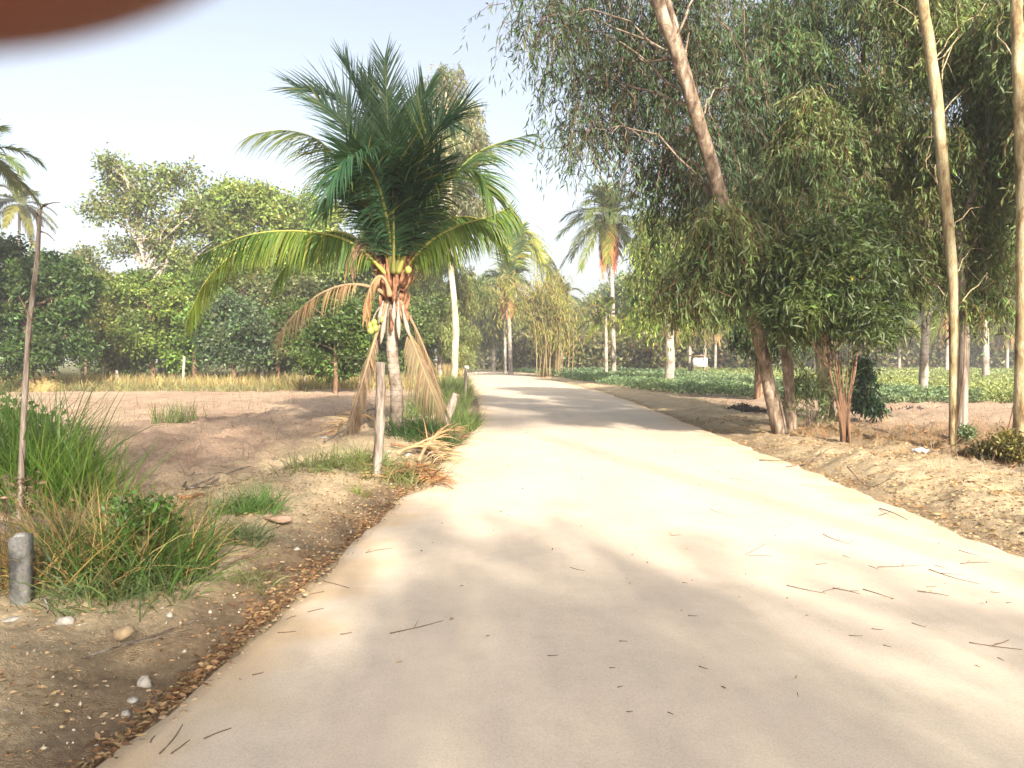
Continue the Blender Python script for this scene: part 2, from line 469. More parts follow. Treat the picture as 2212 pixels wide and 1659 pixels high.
# ------------------------------------------------------------------ foliage generators
def sample_blobs(blobs, n):
    """blobs: (centre, (rx,ry,rz)) -> n points, denser towards the shell, share by surface"""
    sub = []
    for c0, r0 in blobs:
        c0 = np.asarray(c0, float); r0 = np.asarray(r0, float)
        for j in range(13):
            d0 = nrm(rng.normal(size=3)); f = .20 + .24 * rng.random()
            sub.append((c0 + d0 * r0 * (.55 + .5 * rng.random()) * (1 if j else 0), r0 * f * (1 if j else 1.6)))
    blobs = sub
    wts = np.array([(b[1][0] * b[1][2] + b[1][1] * b[1][2]) for b in blobs]) + 1e-9; wts = wts / wts.sum()
    idx = rng.choice(len(blobs), n, p=wts)
    c = np.array([b[0] for b in blobs])[idx]; r = np.array([b[1] for b in blobs])[idx]
    d = nrm(rng.normal(size=(n, 3)))
    rad = rng.random(n) ** .5 * np.where(rng.random(n) < .12, 1.35, 1)
    lump = .75 + .5 * vnoise(d[:, 0] * 2.3 + idx * 7, d[:, 2] * 2.3 + d[:, 1] * 1.7, 77)
    global LAST_TONE
    LAST_TONE = (np.array([.78, 1, 1.4])[rng.integers(0, 3, len(blobs))] * (.85 + .3 * rng.random(len(blobs))))[idx]
    return c + d * r * (rad * lump)[:, None], d
LAST_TONE = None

def crown_broad(acc, blobs, nclus, k, cr, L, w, col, up=.25, v=.28, hue=.1):
    p, d = sample_blobs(blobs, nclus)
    q = np.repeat(p, k, 0) + rng.normal(size=(nclus * k, 3)) * cr * np.array([1, 1, .6])
    dd = np.repeat(d, k, 0) * .6 + rng.normal(size=(nclus * k, 3)) * .7 + np.array([0, 0, up])
    n = len(q)
    cc = np.repeat(vary(col, nclus, v * .8, hue) * LAST_TONE[:, None] ** .7, k, 0) * (1 + .2 * rng.normal(size=(n, 1)).clip(-2, 2))
    leaves(acc, q, dd, L * (.6 + .8 * rng.random(n)), w * (.6 + .8 * rng.random(n)), cc.clip(.005, .9), .2)

def crown_gum(acc, blobs, nspray, k, L, w, col, twig=.5, v=.25, twcol=(.16, .09, .06), hang=1.0):
    """hanging sprays: thin drooping twigs with long narrow leaves"""
    p, d = sample_blobs(blobs, nspray)
    p = p + rng.normal(size=p.shape) * np.array([.16, .16, .12]) * (twig / .6)
    out = nrm(d * np.array([1, 1, .2]) + rng.normal(size=d.shape) * .5)
    tl = twig * (.6 + .8 * rng.random(nspray))
    t = np.linspace(.0, 1, k)
    P = p[:, None, :] + out[:, None, :] * (tl[:, None] * np.sin(t * 1.4)[None, :] * .5)[:, :, None] + np.array([0, 0, -1.]) * (tl[:, None] * (t ** 1.5)[None, :] * .9 * hang)[:, :, None]
    P = P + rng.normal(size=P.shape) * .03
    q = P.reshape(-1, 3); n = len(q)
    dd = rng.normal(size=(n, 3)) * .42 + np.repeat(out, k, 0) * .25 + np.array([0, 0, -.75 * hang])
    cc = np.repeat(vary(col, nspray, v, .1) * LAST_TONE[:, None], k, 0) * (1 + .18 * rng.normal(size=(n, 1)).clip(-2, 2))
    leaves(acc, q, dd, L * (.6 + .7 * rng.random(n)), w * (.6 + .7 * rng.random(n)), cc.clip(.004, .9), .15)
    # the twig itself as a thin strip
    a, b, c = P[:, 0], P[:, k // 2], P[:, -1]
    s = nrm(rng.normal(size=a.shape)) * .006
    V = np.stack([a - s, a + s, b + s, b - s, c], 1).reshape(-1, 3); i = np.arange(nspray)[:, None] * 5
    acc.add(V, np.vstack([np.hstack([i, i + 1, i + 2, i + 3]), np.hstack([i + 3, i + 2, i + 4, i + 4])]), np.array(twcol))

def limbs(acc, trunk, blobs, r0, col=(.5, .5, .5), start=.35, per=1, seed=1):
    rg = np.random.default_rng(seed); m = len(trunk)
    for b in blobs:
        for _ in range(per):
            c = np.asarray(b[0]) + rg.normal(size=3) * np.array(b[1]) * .25
            hi = [i for i in range(m) if trunk[i][2] < c[2] - .1 * abs(c[2])] or [0]
            # attach a little under the blob
            j = max(int(m * start), min(hi[-1], m - 1) - rg.integers(0, max(2, m // 6)))
            j = min(j, m - 1); a = trunk[j]
            mid = (a + c) / 2 + np.array([0, 0, .12 * np.linalg.norm(c - a)]) + rg.normal(size=3) * .06 * np.linalg.norm(c - a)
            P = spline([a, mid, c], 9); P[1:-1] += rg.normal(size=(7, 3)) * .015 * np.linalg.norm(c - a)
            tube(acc, P, np.linspace(r0, r0 * .25, 9), 6, col, .06)
            for q in range(3):
                s = P[4 + q]; e = s + rg.normal(size=3) * np.array(b[1]) * .6
                tube(acc, spline([s, (s + e) / 2 + rg.normal(size=3) * .08, e], 5), np.linspace(r0 * .4, r0 * .12, 5), 5, col, .05)

def Bl(lst, y, depth=1.0, jitter=0.0):
    """[(u,v,ru,rv[,dy])] -> world blobs standing at distance y"""
    out = []
    for b in lst:
        dy = b[4] if len(b) > 4 else (rng.random() - .5) * 2 * jitter
        yy = y + dy
        out.append((W(b[0], b[1], yy), (px(b[2], yy), px((b[2] + b[3]) / 2, yy) * depth, px(b[3], yy))))
    return out

def make_tree(name, label, cat, trunks, blobs, crown, bark, leaf, limb_r=.06, group=None, per=1, start=.35):
    """trunks: list of (points, radii)"""
    base = trunks[0][0][0]
    t = empty(name, tuple(base), label, cat, group)
    for k, (pts, rad) in enumerate(trunks):
        P = spline(pts, 26); rr = np.interp(np.linspace(0, 1, 26), np.linspace(0, 1, len(rad)), rad)
        P[1:-1, :2] += np.random.default_rng(len(name) + k).normal(size=(24, 2)) * rr[1:-1, None] * .05
        P[0] = P[0] - np.array([0, 0, .12])
        a = Acc(); tube(a, P, rr, 14, rough=.045, seed=k); a.build('trunk', bark, t, True)
        if k == 0: TP = P
    if limb_r and blobs:
        a = Acc(); limbs(a, TP, blobs, limb_r, start=start, per=per); a.build('limbs', bark, t, True)
    a = Acc(); crown(a); a.build('crown', leaf, t)
    return t

# ------------------------------------------------------------------ coconut palms
def bez(P, n):
    P = np.asarray(P, float)
    if len(P) > 4:
        return spline(P, n)
    t = np.linspace(0, 1, n)[:, None]
    return (1 - t) ** 3 * P[0] + 3 * (1 - t) ** 2 * t * P[1] + 3 * (1 - t) * t ** 2 * P[2] + t ** 3 * P[3]
def frond(P, parent, col, rcol, n=60, L=.75, w=.045, face=(0, -.35, 1.), hang=.5, dead=False, name='frond', rr=.03, start=.14, vee=.25, splitr=True, closed=1.0, cur=0):
    C_ = bez(P, 40); t = np.linspace(start, .995, n)
    cen = np.stack([np.interp(t, np.linspace(0, 1, 40), C_[:, k]) for k in range(3)], -1)
    T = nrm(np.gradient(cen, axis=0)); Fv = np.asarray(face, float)
    Sd = nrm(np.cross(T, np.tile(Fv, (n, 1)))); Up = np.cross(Sd, T)
    a = Acc()
    ang = np.interp(t, [0, .3, 1], [R(68), R(58), R(24)]) * closed
    prof = L * np.interp(t, [start, start + .15, .45, .8, 1], [.45, .9, 1, .92, .6])
    for sg in (1, -1):
        j = rng.normal(size=(n, 1))
        d = T * np.cos(ang)[:, None] + sg * Sd * np.sin(ang)[:, None] + Up * (vee + .1 * j) + rng.normal(size=(n, 3)) * .07
        if cur:
            d2 = T * (.25 + .5 * t[:, None] ** 2) + sg * Sd * .3 + np.array([0, 0, -1.]) + rng.normal(size=(n, 3)) * .06
            kk = cur * smooth(0, .25, t)[:, None]; d = nrm(d) * (1 - kk) + nrm(d2) * kk
        keep = rng.random(n) > (.25 if dead else .03)
        cc = vary(col, n, .16, .07)
        tipdry = (rng.random(n) < (.03 if col[0] < .05 else .12))[:, None]
        cc = np.where(tipdry & (not dead), cc * .5 + np.array([.16, .15, .03]) * .7, cc)
        blade_strips(a, cen[keep], d[keep], (prof * (.85 + .3 * rng.random(n)))[keep], w * (.8 + .4 * rng.random(n))[keep], cc[keep],
                     droop=(hang * (.75 + .5 * rng.random(n)))[keep], seg=4, side=Up[keep] + rng.normal(size=(keep.sum(), 3)) * .25)
    o = a.build(name, M_DRY if dead else M_PALM, parent)
    b = Acc() if splitr else a
    if splitr:
        # the rib is placed relative to the palm; frond objects share the palm's origin
        tube(b, C_, np.interp(np.linspace(0, 1, 40), [0, .12, .5, 1], [rr * 1.8, rr, rr * .6, rr * .15]), 6, rcol)
        me = b.build('midrib', M_DRY if dead else M_PALM, parent, True)
        me.parent = o
    return o

GREEN_D = (.018, .046, .022); GREEN_M = (.060, .115, .035); GREEN_Y = (.15, .20, .035); BROWN = (.28, .17, .10); PALEB = (.36, .28, .19)

def main_palm():
    D = 15.0
    base = onground(852, 938); D = base[1]
    t = empty('coconut_palm', tuple(base), 'stout young coconut palm with dark green fronds and dead leaves at the left road edge', 'palm tree')
    top = W(850, 610, D)
    P = spline([base - np.array([0, 0, .15]), W(857, 860, D), W(847, 760, D), W(848, 680, D), top], 60)
    rad = np.interp(np.linspace(0, 1, 60), [0, .06, .15, .6, 1], [.175, .135, .115, .10, .11])
    rad = rad * (1 + .05 * (np.arange(60) % 3 == 0))
    a = Acc(); tube(a, P, rad, 20, rough=.03); a.build('trunk', M_PALMBARK, t, True)
    # fibre boots and old leaf bases round the neck
    a = Acc()
    for k in range(46):
        th = k * 2.4; zz = rng.random(); c = W(850, 690 - 120 * zz, D) + np.array([math.cos(th), math.sin(th), 0]) * (.13 + .03 * zz)
        out = np.array([math.cos(th), math.sin(th), 0.])
        up = .35 + .3 * rng.random()
        e = c + out * (.10 + .16 * rng.random()) + np.array([0, 0, up * (1 if zz > .3 else rng.choice([-.6, .7]))])
        tube(a, spline([c, (c + e) / 2 + out * .04, e], 5), np.array([.055, .05, .04, .03, .018]), 6, (.5, .5, .5), .25, seed=k)
    a.build('leaf_bases', M_FIBRE, t, True)
    h = np.array
    def w(u, v, dy=0): return W(u, v, D + dy)
    def fr(*a_, **k):
        pts = [q for q in a_ if isinstance(q, tuple) and q[0] > 5]; cols = [q for q in a_ if isinstance(q, tuple) and q[0] < 5]
        rc = k.pop('rcol', (.16, .17, .06))
        return frond([w(*q) for q in pts], t, cols[0] if cols else GREEN_D, rc, **k)
    cam_face = (0, -1, .1)
    # upright heart
    fr((850, 590), (846, 420), (838, 270), (831, 128, .2), (.035, .075, .045), n=92, L=.78, w=.03, face=cam_face, hang=.12, vee=.1, closed=.95)
    fr((846, 590, .1), (832, 460, .2), (815, 340, .3), (792, 235, .4), (743, 135, .6), (.026, .058, .034), n=100, L=.8, w=.034, face=(.8, -.5, .3), hang=.2, closed=.6)
    fr((848, 590, .3), (835, 430, .6), (815, 280, .9), (795, 170, 1.1), GREEN_D, n=80, L=.75, w=.032, face=cam_face, hang=.2, closed=.6)
    fr((852, 590, -.1), (862, 480, -.2), (876, 370, -.2), (888, 275, 0), (918, 200, .2), (.034, .08, .04), n=96, L=.95, w=.032, face=(-.3, -.9, .2), hang=.2, closed=.9)
    fr((855, 590, .2), (872, 460, .4), (893, 330, .6), (930, 240, .5), (978, 272, .2), (.022, .052, .036), n=96, L=.85, w=.036, face=(0, -.5, 1), hang=.7)
    fr((846, 590, .1), (825, 450, .2), (795, 320, .3), (740, 215, .2), (640, 190, .1), (.033, .066, .048), n=90, L=.85, w=.03, face=(.3, -.9, .6), hang=.25)
    fr((845, 590, -.2), (820, 470, -.4), (790, 350, -.6), (750, 270, -.5), (690, 222, -.4), (.033, .07, .048), n=90, L=.9, w=.034, face=(.3, -.9, .6), hang=.3)
    fr((855, 590, -.3), (878, 470, -.6), (905, 360, -.9), (940, 280, -1), (995, 240, -1.1), GREEN_D, n=90, L=.95, w=.034, face=(-.3, -.9, .6), hang=.3)
    fr((850, 590, -.4), (852, 500, -.6), (850, 400, -.8), (842, 290, -.9), (GREEN_D), n=90, L=.95, w=.034, face=cam_face, hang=.25)
    fr((847, 590, -.3), (830, 490, -.6), (800, 400, -.9), (750, 320, -1.1), (GREEN_D), n=90, L=.9, w=.034, face=(.2, -.9, .3), hang=.5)
    fr((853, 590, -.3), (872, 500, -.5), (900, 420, -.7), (950, 350, -.9), (GREEN_D), n=90, L=.9, w=.034, face=(-.2, -.9, .3), hang=.5)
    # long side fronds
    fr((858, 590, 0), (900, 490, .1), (960, 400, .2), (1040, 325, .3), (1138, 292, .3), (.055, .105, .04), n=96, L=1.0, w=.034, face=(-.2, -.5, 1), hang=.8, cur=.35, rcol=(.27, .29, .10))
    fr((843, 580, .3), (790, 450, .5), (740, 365, .6), (690, 305, .7), (620, 282, .7), (555, 288, .6), (.09, .13, .055), n=90, L=1.0, w=.036, face=(.2, -.4, 1), hang=.9, cur=.45, rcol=(.27, .29, .10))
    fr((860, 590, -.3), (905, 470, -.6), (960, 390, -.9), (1020, 370, -1.1), (1060, 420, -1.2), (.06, .115, .04), n=80, L=.9, face=(-.2, -.5, 1), hang=1.1, rcol=(.27, .29, .10))
    # lower green fronds, leaflets hanging like curtains
    fr((842, 600, -.2), (760, 525, -.5), (660, 500, -.8), (540, 507, -1.1), (430, 552, -1.3), (.065, .125, .03), n=140, L=.8, w=.034, face=(0, -.25, 1), hang=1.2, cur=.85, vee=0, rcol=(.3, .33, .10))
    fr((842, 600, .1), (740, 525, .2), (620, 505, .2), (520, 540, -.2), (450, 600, -.5), (410, 675, -.7), (.13, .18, .03), n=130, L=.75, w=.034, face=(0, -.25, 1), hang=1.2, cur=.8, vee=0, rcol=(.36, .36, .10))
    fr((860, 600, 0), (920, 530, -.1), (985, 490, -.2), (1050, 470, -.3), (1100, 448, -.3), (.085, .145, .03), n=120, L=.75, w=.034, face=(0, -.2, 1), hang=1.2, cur=.8, vee=0, rcol=(.36, .36, .11))
    fr((860, 600, .5), (910, 520, .9), (980, 470, 1.4), (1050, 480, 1.8), (1090, 530, 2.0), (.08, .14, .035), n=90, L=.9, face=(0, -.2, 1), hang=1.2, cur=.7, rcol=(.3, .3, .1))
    fr((842, 600, .5), (790, 530, .9), (720, 500, 1.4), (650, 530, 1.8), (600, 600, 2.0), (.07, .13, .03), n=90, L=.9, face=(0, -.2, 1), hang=1.2, cur=.7, rcol=(.3, .3, .1))
    # fronds arching towards the viewer
    fr((848, 590, -.3), (838, 380, -1.0), (770, 250, -1.8), (715, 405, -2.4), (.030, .078, .045), n=100, L=.95, w=.04, face=(-.3, -.5, .9), hang=1.6)
    fr((846, 590, -.2), (800, 430, -.9), (735, 330, -1.4), (700, 460, -1.8), (.045, .095, .04), n=70, L=.75, face=(-.2, -.5, .9), hang=1.2)
    # fill behind and to the sides
    for (u, v, dy, c, hg) in [(790, 300, 1.2, GREEN_D, .3), (895, 320, 1.3, GREEN_D, .4), (775, 400, .9, GREEN_D, .5), (925, 400, .9, GREEN_D, .6), (825, 230, .9, GREEN_D, .3),
                              (868, 240, 1.1, GREEN_D, .3), (800, 350, -1.2, GREEN_D, .6), (890, 360, -1.3, GREEN_D, .6), (840, 380, -1.0, GREEN_D, .5), (930, 470, .6, GREEN_M, .8)]:
        fr((850, 590, 0), ((850 * 2 + u) / 3, 590 - (590 - v) * .55, dy * .3), ((850 + u * 2) / 3, v - 10, dy * .7), (u, v, dy), c, n=76, L=.85, w=.042, face=(0, -.6, .7), hang=hg)
    # dead fronds
    for a_, L_, n_, cl in [
        (((842, 620, -.1), (800, 520, -.3), (765, 470, -.4), (755, 575, -.5)), .6, 50, (.19, .135, .10)),
        (((840, 640, -.1), (770, 590, -.4), (680, 610, -.7), (600, 725, -1.0)), .6, 66, (.20, .14, .09)),
        (((858, 660, -.1), (885, 720, -.2), (915, 800, -.3), (955, 905, -.5)), .8, 120, (.15, .118, .08)),
        (((862, 650, .1), (900, 700, .3), (930, 780, .5), (960, 880, .6)), .75, 110, (.13, .10, .068)),
        (((838, 650, -.1), (805, 740, -.2), (785, 820, -.3), (752, 925, -.4)), .5, 50, (.17, .13, .105)),
        (((842, 660, .2), (800, 760, .4), (780, 850, .4), (768, 930, .4)), .45, 44, (.16, .105, .07)),
        (((858, 640, .2), (900, 600, .3), (905, 580, .4), (925, 565, .4)), .25, 16, (.12, .08, .05)),
        (((842, 640, -.3), (830, 560, -.5), (790, 600, -.5), (790, 690, -.5)), .4, 34, (.22, .13, .08))]:
        frond([w(*q) for q in a_], t, cl, (.22, .17, .13), n=n_, L=L_, w=.026, hang=1.6, cur=.45, dead=True, name='dead_frond', rr=.035, start=.3, vee=0)
    # dry boat-shaped spathes hanging on the neck
    for (u, v, u2, v2, dy) in [(838, 655, 822, 745, -.2), (860, 650, 862, 735, -.22), (852, 650, 850, 700, -.24), (828, 650, 818, 700, -.2), (868, 660, 885, 730, -.2)]:
        a = Acc(); A_ = w(u, v, dy); B_ = w(u2, v2, dy - .05)
        tube(a, spline([A_, (A_ + B_) / 2 + np.array([0, -.03, 0]), B_], 9), np.array([.012, .014, .018, .026, .04, .045, .035, .02, .004]), 8, (.5, .5, .5), .1)
        a.build('spathe', M_SPATHE, t, True)
    for (u, v, dy) in [(797, 703, -.25), (808, 697, -.2), (801, 714, -.3), (811, 709, -.22), (843, 553, -.35), (882, 583, -.3), (826, 690, -.22)]:
        c = w(u, v, dy); r = .062
        th = np.linspace(0, np.pi, 9); P_ = c + np.array([0, 0, 1.])[None] * (r * 1.15 * np.cos(th))[:, None]
        a = Acc(); tube(a, P_, np.maximum(r * np.sin(th), .004), 12, (.5, .5, .5)); a.build('coconut', M_NUT, t, True)
    # fruit stalk
    a = Acc(); tube(a, spline([w(842, 650, -.1), w(815, 670, -.2), w(803, 700, -.25)], 8), .012, 6); a.build('fruit_stalk', M_SPATHE, t, True)
    return t
main_palm()

def far_palm(base, height, crown_r, label, lean=(0, 0), skirt=True, trunk_r=.16, nf=20, group='coconut palms standing beyond the field', col=(.085, .12, .045), seed=1, dry=(.22, .155, .09)):
    rg = np.random.default_rng(seed)
    base = np.asarray(base, float)
    t = empty('coconut_palm', tuple(base), label, 'palm tree', group)
    top = base + np.array([lean[0], lean[1], height])
    a = Acc(); P = spline([base - np.array([0, 0, .2]), (base + top) / 2 + np.array([lean[0] * -.15, 0, 0]), top], 30)
    tube(a, P, np.interp(np.linspace(0, 1, 30), [0, .08, 1], [trunk_r * 1.6, trunk_r, trunk_r * .75]), 12, rough=.04); a.build('trunk', M_FARBARK, t, True)
    for k in range(nf):
        az = k * 2.39996 + rg.random() * .4; f = k / (nf - 1)
        el = R(82 - 112 * f ** .9 + rg.normal() * 6); Lf = crown_r * (.9 + .2 * rg.random()) * (1 if f > .15 else .85)
        o = np.array([math.cos(az), math.sin(az), 0.])
        d = o * math.cos(el) + np.array([0, 0, math.sin(el)])
        sag = Lf * (.30 + .25 * math.cos(el))
        p3 = top + d * Lf - np.array([0, 0, sag])
        c = np.array(col) * (1 + .2 * rg.normal()) * (np.array([1.5, 1.3, .8]) if f > .75 else 1)
        frond([top, top + d * Lf * .35 + np.array([0, 0, .02 * Lf]), top + d * Lf * .72 - np.array([0, 0, sag * .3]), p3], t, c.clip(.01, .5), (.22, .23, .1), n=54, L=crown_r * .30, w=.09,
              face=(0, 0, 1) if abs(math.sin(el)) < .93 else (-o[0], -o[1], .3), hang=.5 + 1.0 * f, rr=.04, start=.12, splitr=False)
    if skirt:
        for k in range(15):
            az = k * 2.39996 + .5; o = np.array([math.cos(az), math.sin(az), 0.]); q = top - np.array([0, 0, .2])
            Lf = crown_r * (.7 + .4 * rg.random())
            frond([q, q + o * .4, q + o * .65 - np.array([0, 0, Lf * .5]), q + o * .5 - np.array([0, 0, Lf])], t, np.array(dry) * (1 + .15 * rg.normal()), (.3, .2, .12), n=34, L=crown_r * .2, w=.08,
                  hang=2.2, dead=True, name='dead_frond', rr=.04, start=.15, splitr=False)
    return t

def palm_at(u, vb, vt, y, R_px, label, du=0, **k):
    base = np.array([W(u, vb, y)[0], y, 0.]); top = W(u + du, vt, y)
    return far_palm(base, top[2], px(R_px, y), label, lean=(top[0] - base[0], 0), **k)

palm_at(1326, 812, 468, 62, 112, 'tall coconut palm with a rusty skirt standing alone against the sky right of the road', du=-10, seed=3, nf=34, trunk_r=.2, dry=(.36, .14, .07))
palm_at(1103, 806, 610, 70, 66, 'short coconut palm with a dark brown skirt beside the bend of the road', du=-8, seed=5, trunk_r=.2, dry=(.24, .12, .08))
def bend_fronds(t):
    y = 70
    for pts, L, hg, c in [([(1103, 640), (1103, 580), (1100, 510), (1097, 452)], 1.9, .5, (.05, .10, .045)),
                          ([(1103, 640), (1112, 560), (1130, 500), (1170, 550), (1225, 645)], 3.4, 2.4, (.22, .24, .06)),
                          ([(1103, 640), (1108, 580), (1122, 535), (1150, 530), (1190, 600)], 3.2, 2.4, (.2, .24, .05)),
                          ([(1103, 640), (1106, 580), (1120, 520), (1128, 490)], 1.6, 1.4, (.09, .15, .045)),
                          ([(1103, 640), (1080, 590), (1050, 580), (1030, 640)], 1.8, 1.2, (.06, .10, .06))]:
        frond([W(u, v, y) for u, v in pts], t, c, (.2, .22, .08), n=80, L=L, w=.13, face=(0, -.5, .8), hang=hg, rr=.06, start=.1, splitr=False)
bend_fronds([o for o in COL.objects if o.get('label', '').startswith('short coconut palm')][0])
palm_at(1091, 806, 655, 74, 50, 'slim coconut palm close behind the short skirted palm at the bend', du=0, seed=6, nf=14, trunk_r=.15, skirt=False)
palm_at(1210, 798, 640, 84, 60, 'coconut palm with a straight white trunk behind the yellow bamboo', seed=7, trunk_r=.18, nf=16, skirt=False)
palm_at(1309, 818, 680, 60, 60, 'low coconut palm with a short post-like trunk just left of the tall skirted palm', du=0, seed=8, nf=14, trunk_r=.15, skirt=False, col=(.10, .14, .05))
protoP = palm_at(1453, 805, 640, 58, 95, 'coconut palm with a white trunk seen left of the two thin trunks by the hut', seed=9, nf=18, trunk_r=.17)
def palm_copy(u, y, s, rot, label, src=protoP, sz=None):
    c = copy_tree(src); c.location = (W(u, 800, y)[0], y, 0); c.rotation_euler = (0, 0, rot); c.scale = (s, s, sz or s); c['label'] = label
    return c
for u, y, s, rot, sz, lab in [
    (1490, 66, .85, 1.1, 1.0, 'thin coconut palm just left of the white hut'),
    (1522, 72, .9, 2.2, 1.15, 'coconut palm rising right behind the white hut'),
    (1545, 84, .9, 3.0, 1.2, 'distant coconut palm between the hut and the leaning gum tree'),
    (1366, 90, .9, 4.0, .9, 'coconut palm far behind and right of the tall skirted palm'),
    (1760, 62, .9, 5.0, 1.15, 'coconut palm trunk framed left of the red-brown stems'),
    (1782, 70, .9, .3, 1.2, 'coconut palm trunk seen between the red-brown stems'),
    (1942, 74, .9, 1.9, .95, 'coconut palm in the gap right of the red-brown stems'),
    (2045, 66, 1, 2.8, 1.05, 'coconut palm half hidden behind the pale upright gum trunk'),
    (2175, 80, 1, 3.6, 1.0, 'small far coconut palm seen before the gum trunk at the picture edge'),
    (1850, 90, 1, 4.4, 1.1, 'far coconut palm directly behind the red-brown stems'),
    (1255, 100, .9, 5.2, .9, 'far coconut palm between the bamboo and the tall skirted palm'),
    (2110, 92, 1.0, 1.2, 1.0, 'far coconut palm left of the tallest straight white palm')]:
    palm_copy(u, y, s, rot, lab, sz=sz)
palm_at(2130, 803, 430, 46, 150, 'tall coconut palm with a straight clean white trunk at the right of the field', du=-12, seed=12, nf=20, trunk_r=.2)
palm_at(1993, 872, 500, 27, 190, 'coconut palm with a dark scorched lower trunk between red-brown stems and pale gum', du=20, seed=13, nf=16, trunk_r=.15, skirt=False, col=(.05, .09, .03))
# left side
palm_at(-55, 900, 330, 30, 130, 'coconut palm whose fronds reach in at the left edge of the view', seed=14, nf=20, trunk_r=.18, skirt=False, group='coconut palms on the left', col=(.08, .12, .05))
palm_at(42, 800, 440, 66, 72, 'small distant coconut palm above the dark thicket at the left', seed=15, nf=20, trunk_r=.14, skirt=False, group='coconut palms on the left', col=(.11, .13, .07))

# ------------------------------------------------------------------ gum trees on the right
GUM = (.055, .085, .042)
D0 = onground(1688, 936)[1]
blA = Bl([(q[0], q[1], q[2] * .9, q[3] * .9) for q in [(1150, 5, 40, 35), (1225, 60, 50, 55), (1290, 60, 70, 60), (1255, 165, 45, 60), (1345, 150, 60, 70), (1310, 255, 45, 50), (1250, 270, 28, 50), (1400, 60, 70, 60), (1420, 230, 60, 70), (1400, 350, 40, 50),
          (1480, 100, 70, 80), (1500, 300, 60, 80), (1570, 200, 70, 80), (1560, 420, 55, 60), (1460, 420, 45, 45), (1300, -40, 120, 50), (1500, -40, 130, 60)]], D0 + .9, .7, .7)
make_tree('gum_tree', 'brown-barked gum tree leaning left over the road with hanging grey-green sprays', 'gum tree',
          [([onground(1688, 936), W(1655, 800, D0), W(1610, 600, D0 - .3), W(1550, 400, D0 - .6), W(1490, 200, D0 - .9), W(1420, 0, D0 - 1.2), W(1350, -200, D0 - 1.5)], [.15, .115, .115, .115, .11, .10, .09]),
           ([W(1530, 330, D0 - .7), W(1480, 150, D0 - .6), W(1440, 0, D0 - .5), W(1400, -160, D0 - .4)], [.09, .085, .07, .05])],
          blA, lambda a: (crown_gum(a, blA, 1900, 17, .16, .028, (.05, .082, .046), .95, twcol=(.14, .07, .06))), M_LEANBARK, M_EUC, .024, per=1, start=.3)
blA2 = Bl([(1600, 540, 70, 35), (1680, 520, 80, 40), (1760, 560, 60, 40), (1540, 570, 60, 30), (1640, 590, 70, 30), (1480, 620, 50, 40), (1580, 480, 60, 40), (1700, 460, 50, 40, .3), (1785, 440, 50, 45, .6), (1860, 420, 45, 40, .9), (1740, 340, 45, 40, .8), (1830, 300, 50, 45, 1.2), (1890, 210, 45, 45, 1.4), (1760, 230, 45, 40, 1.3), (1900, 500, 40, 40, 1)], D0 - 1, .8, .8)
DB = D0 + 1.0
make_tree('gum_tree', 'second gum trunk standing close behind the leaning one, with pale sprays at mid height', 'gum tree',
          [([np.array([W(1712, 900, DB)[0], DB, 0.]), W(1700, 780, DB), W(1682, 660, DB), W(1686, 560, DB), W(1700, 500, DB + .4)], [.11, .10, .085, .06, .02])],
          blA2, lambda a: crown_gum(a, blA2, 2900, 14, .15, .027, (.085, .12, .052), .5), M_LEANBARK, M_EUC, .02, start=.2)
DC = 18.0
blB = Bl([(2000, 60, 80, 60), (1780, -60, 120, 50), (1950, -50, 120, 50), (2090, 20, 80, 60, 1), (1600, 60, 70, 60), (1620, 400, 60, 70), (1880, 500, 70, 60), (1640, 480, 60, 50), (1650, 300, 80, 80), (1740, 120, 100, 90), (1850, 260, 90, 90), (1700, 420, 80, 70), (1800, 420, 90, 80), (1900, 400, 80, 90), (1950, 130, 90, 90), (1680, 40, 90, 60), (1860, 30, 100, 60), (1650, 180, 60, 70), (1780, 290, 90, 90), (1930, 280, 70, 90)], DC, 1.0, 1.5)
make_tree('gum_tree', 'dense dark gum tree filling the sky behind the red-brown stems', 'gum tree',
          [([np.array([W(1790, 900, DC)[0], DC, 0.]), W(1770, 700, DC), W(1768, 480, DC), W(1745, 330, DC), W(1765, 150, DC), W(1750, -100, DC)], [.18, .13, .12, .11, .09, .06]),
           ([W(1850, 620, DC), W(1855, 400, DC), W(1860, 200, DC), W(1880, 0, DC)], [.09, .08, .07, .05])],
          blB, lambda a: (crown_gum(a, blB, 6200, 14, .18, .034, (.044, .078, .036), .7)), M_GUMBARK, M_EUC, .03, start=.3)
DD = onground(2058, 968)[1]
blC = Bl([(2080, 40, 70, 60, 1.4), (2150, 0, 70, 60, 1.4), (1960, 0, 60, 60, 1.4), (2030, 300, 50, 70, .8), (2010, 470, 45, 70, .8), (1960, 560, 45, 60, 1.2), (2110, 620, 50, 40, .8), (2130, 450, 60, 60, 1), (2150, 260, 60, 80, 1), (2090, 120, 70, 90, 1), (2170, 90, 60, 80, 1), (2030, 60, 60, 70, 1), (2120, 540, 50, 50, 1), (1990, 350, 50, 60, 1.2)], DD + .6, .8)
make_tree('gum_tree', 'pale straight gum tree with cream bark at the right verge', 'gum tree',
          [([onground(2058, 968), W(2060, 800, DD), W(2058, 600, DD), W(2040, 400, DD), W(2022, 200, DD), W(1992, 0, DD), W(1965, -150, DD)], [.055, .062, .080, .085, .085, .08, .07]),
           ],
          blC, lambda a: crown_gum(a, blC, 3000, 14, .16, .03, (.10, .14, .055), .55), M_GUMBARK, M_EUC, .013, start=.3)
DE = 13.6
be = np.array([W(2075, 950, DE)[0], DE, gz(W(2075, 950, DE)[0], DE)])
blC2 = Bl([(2180, 330, 60, 80), (2200, 180, 60, 80), (2190, 500, 50, 60), (2060, 520, 50, 60)], DE + .8, .8, .5)
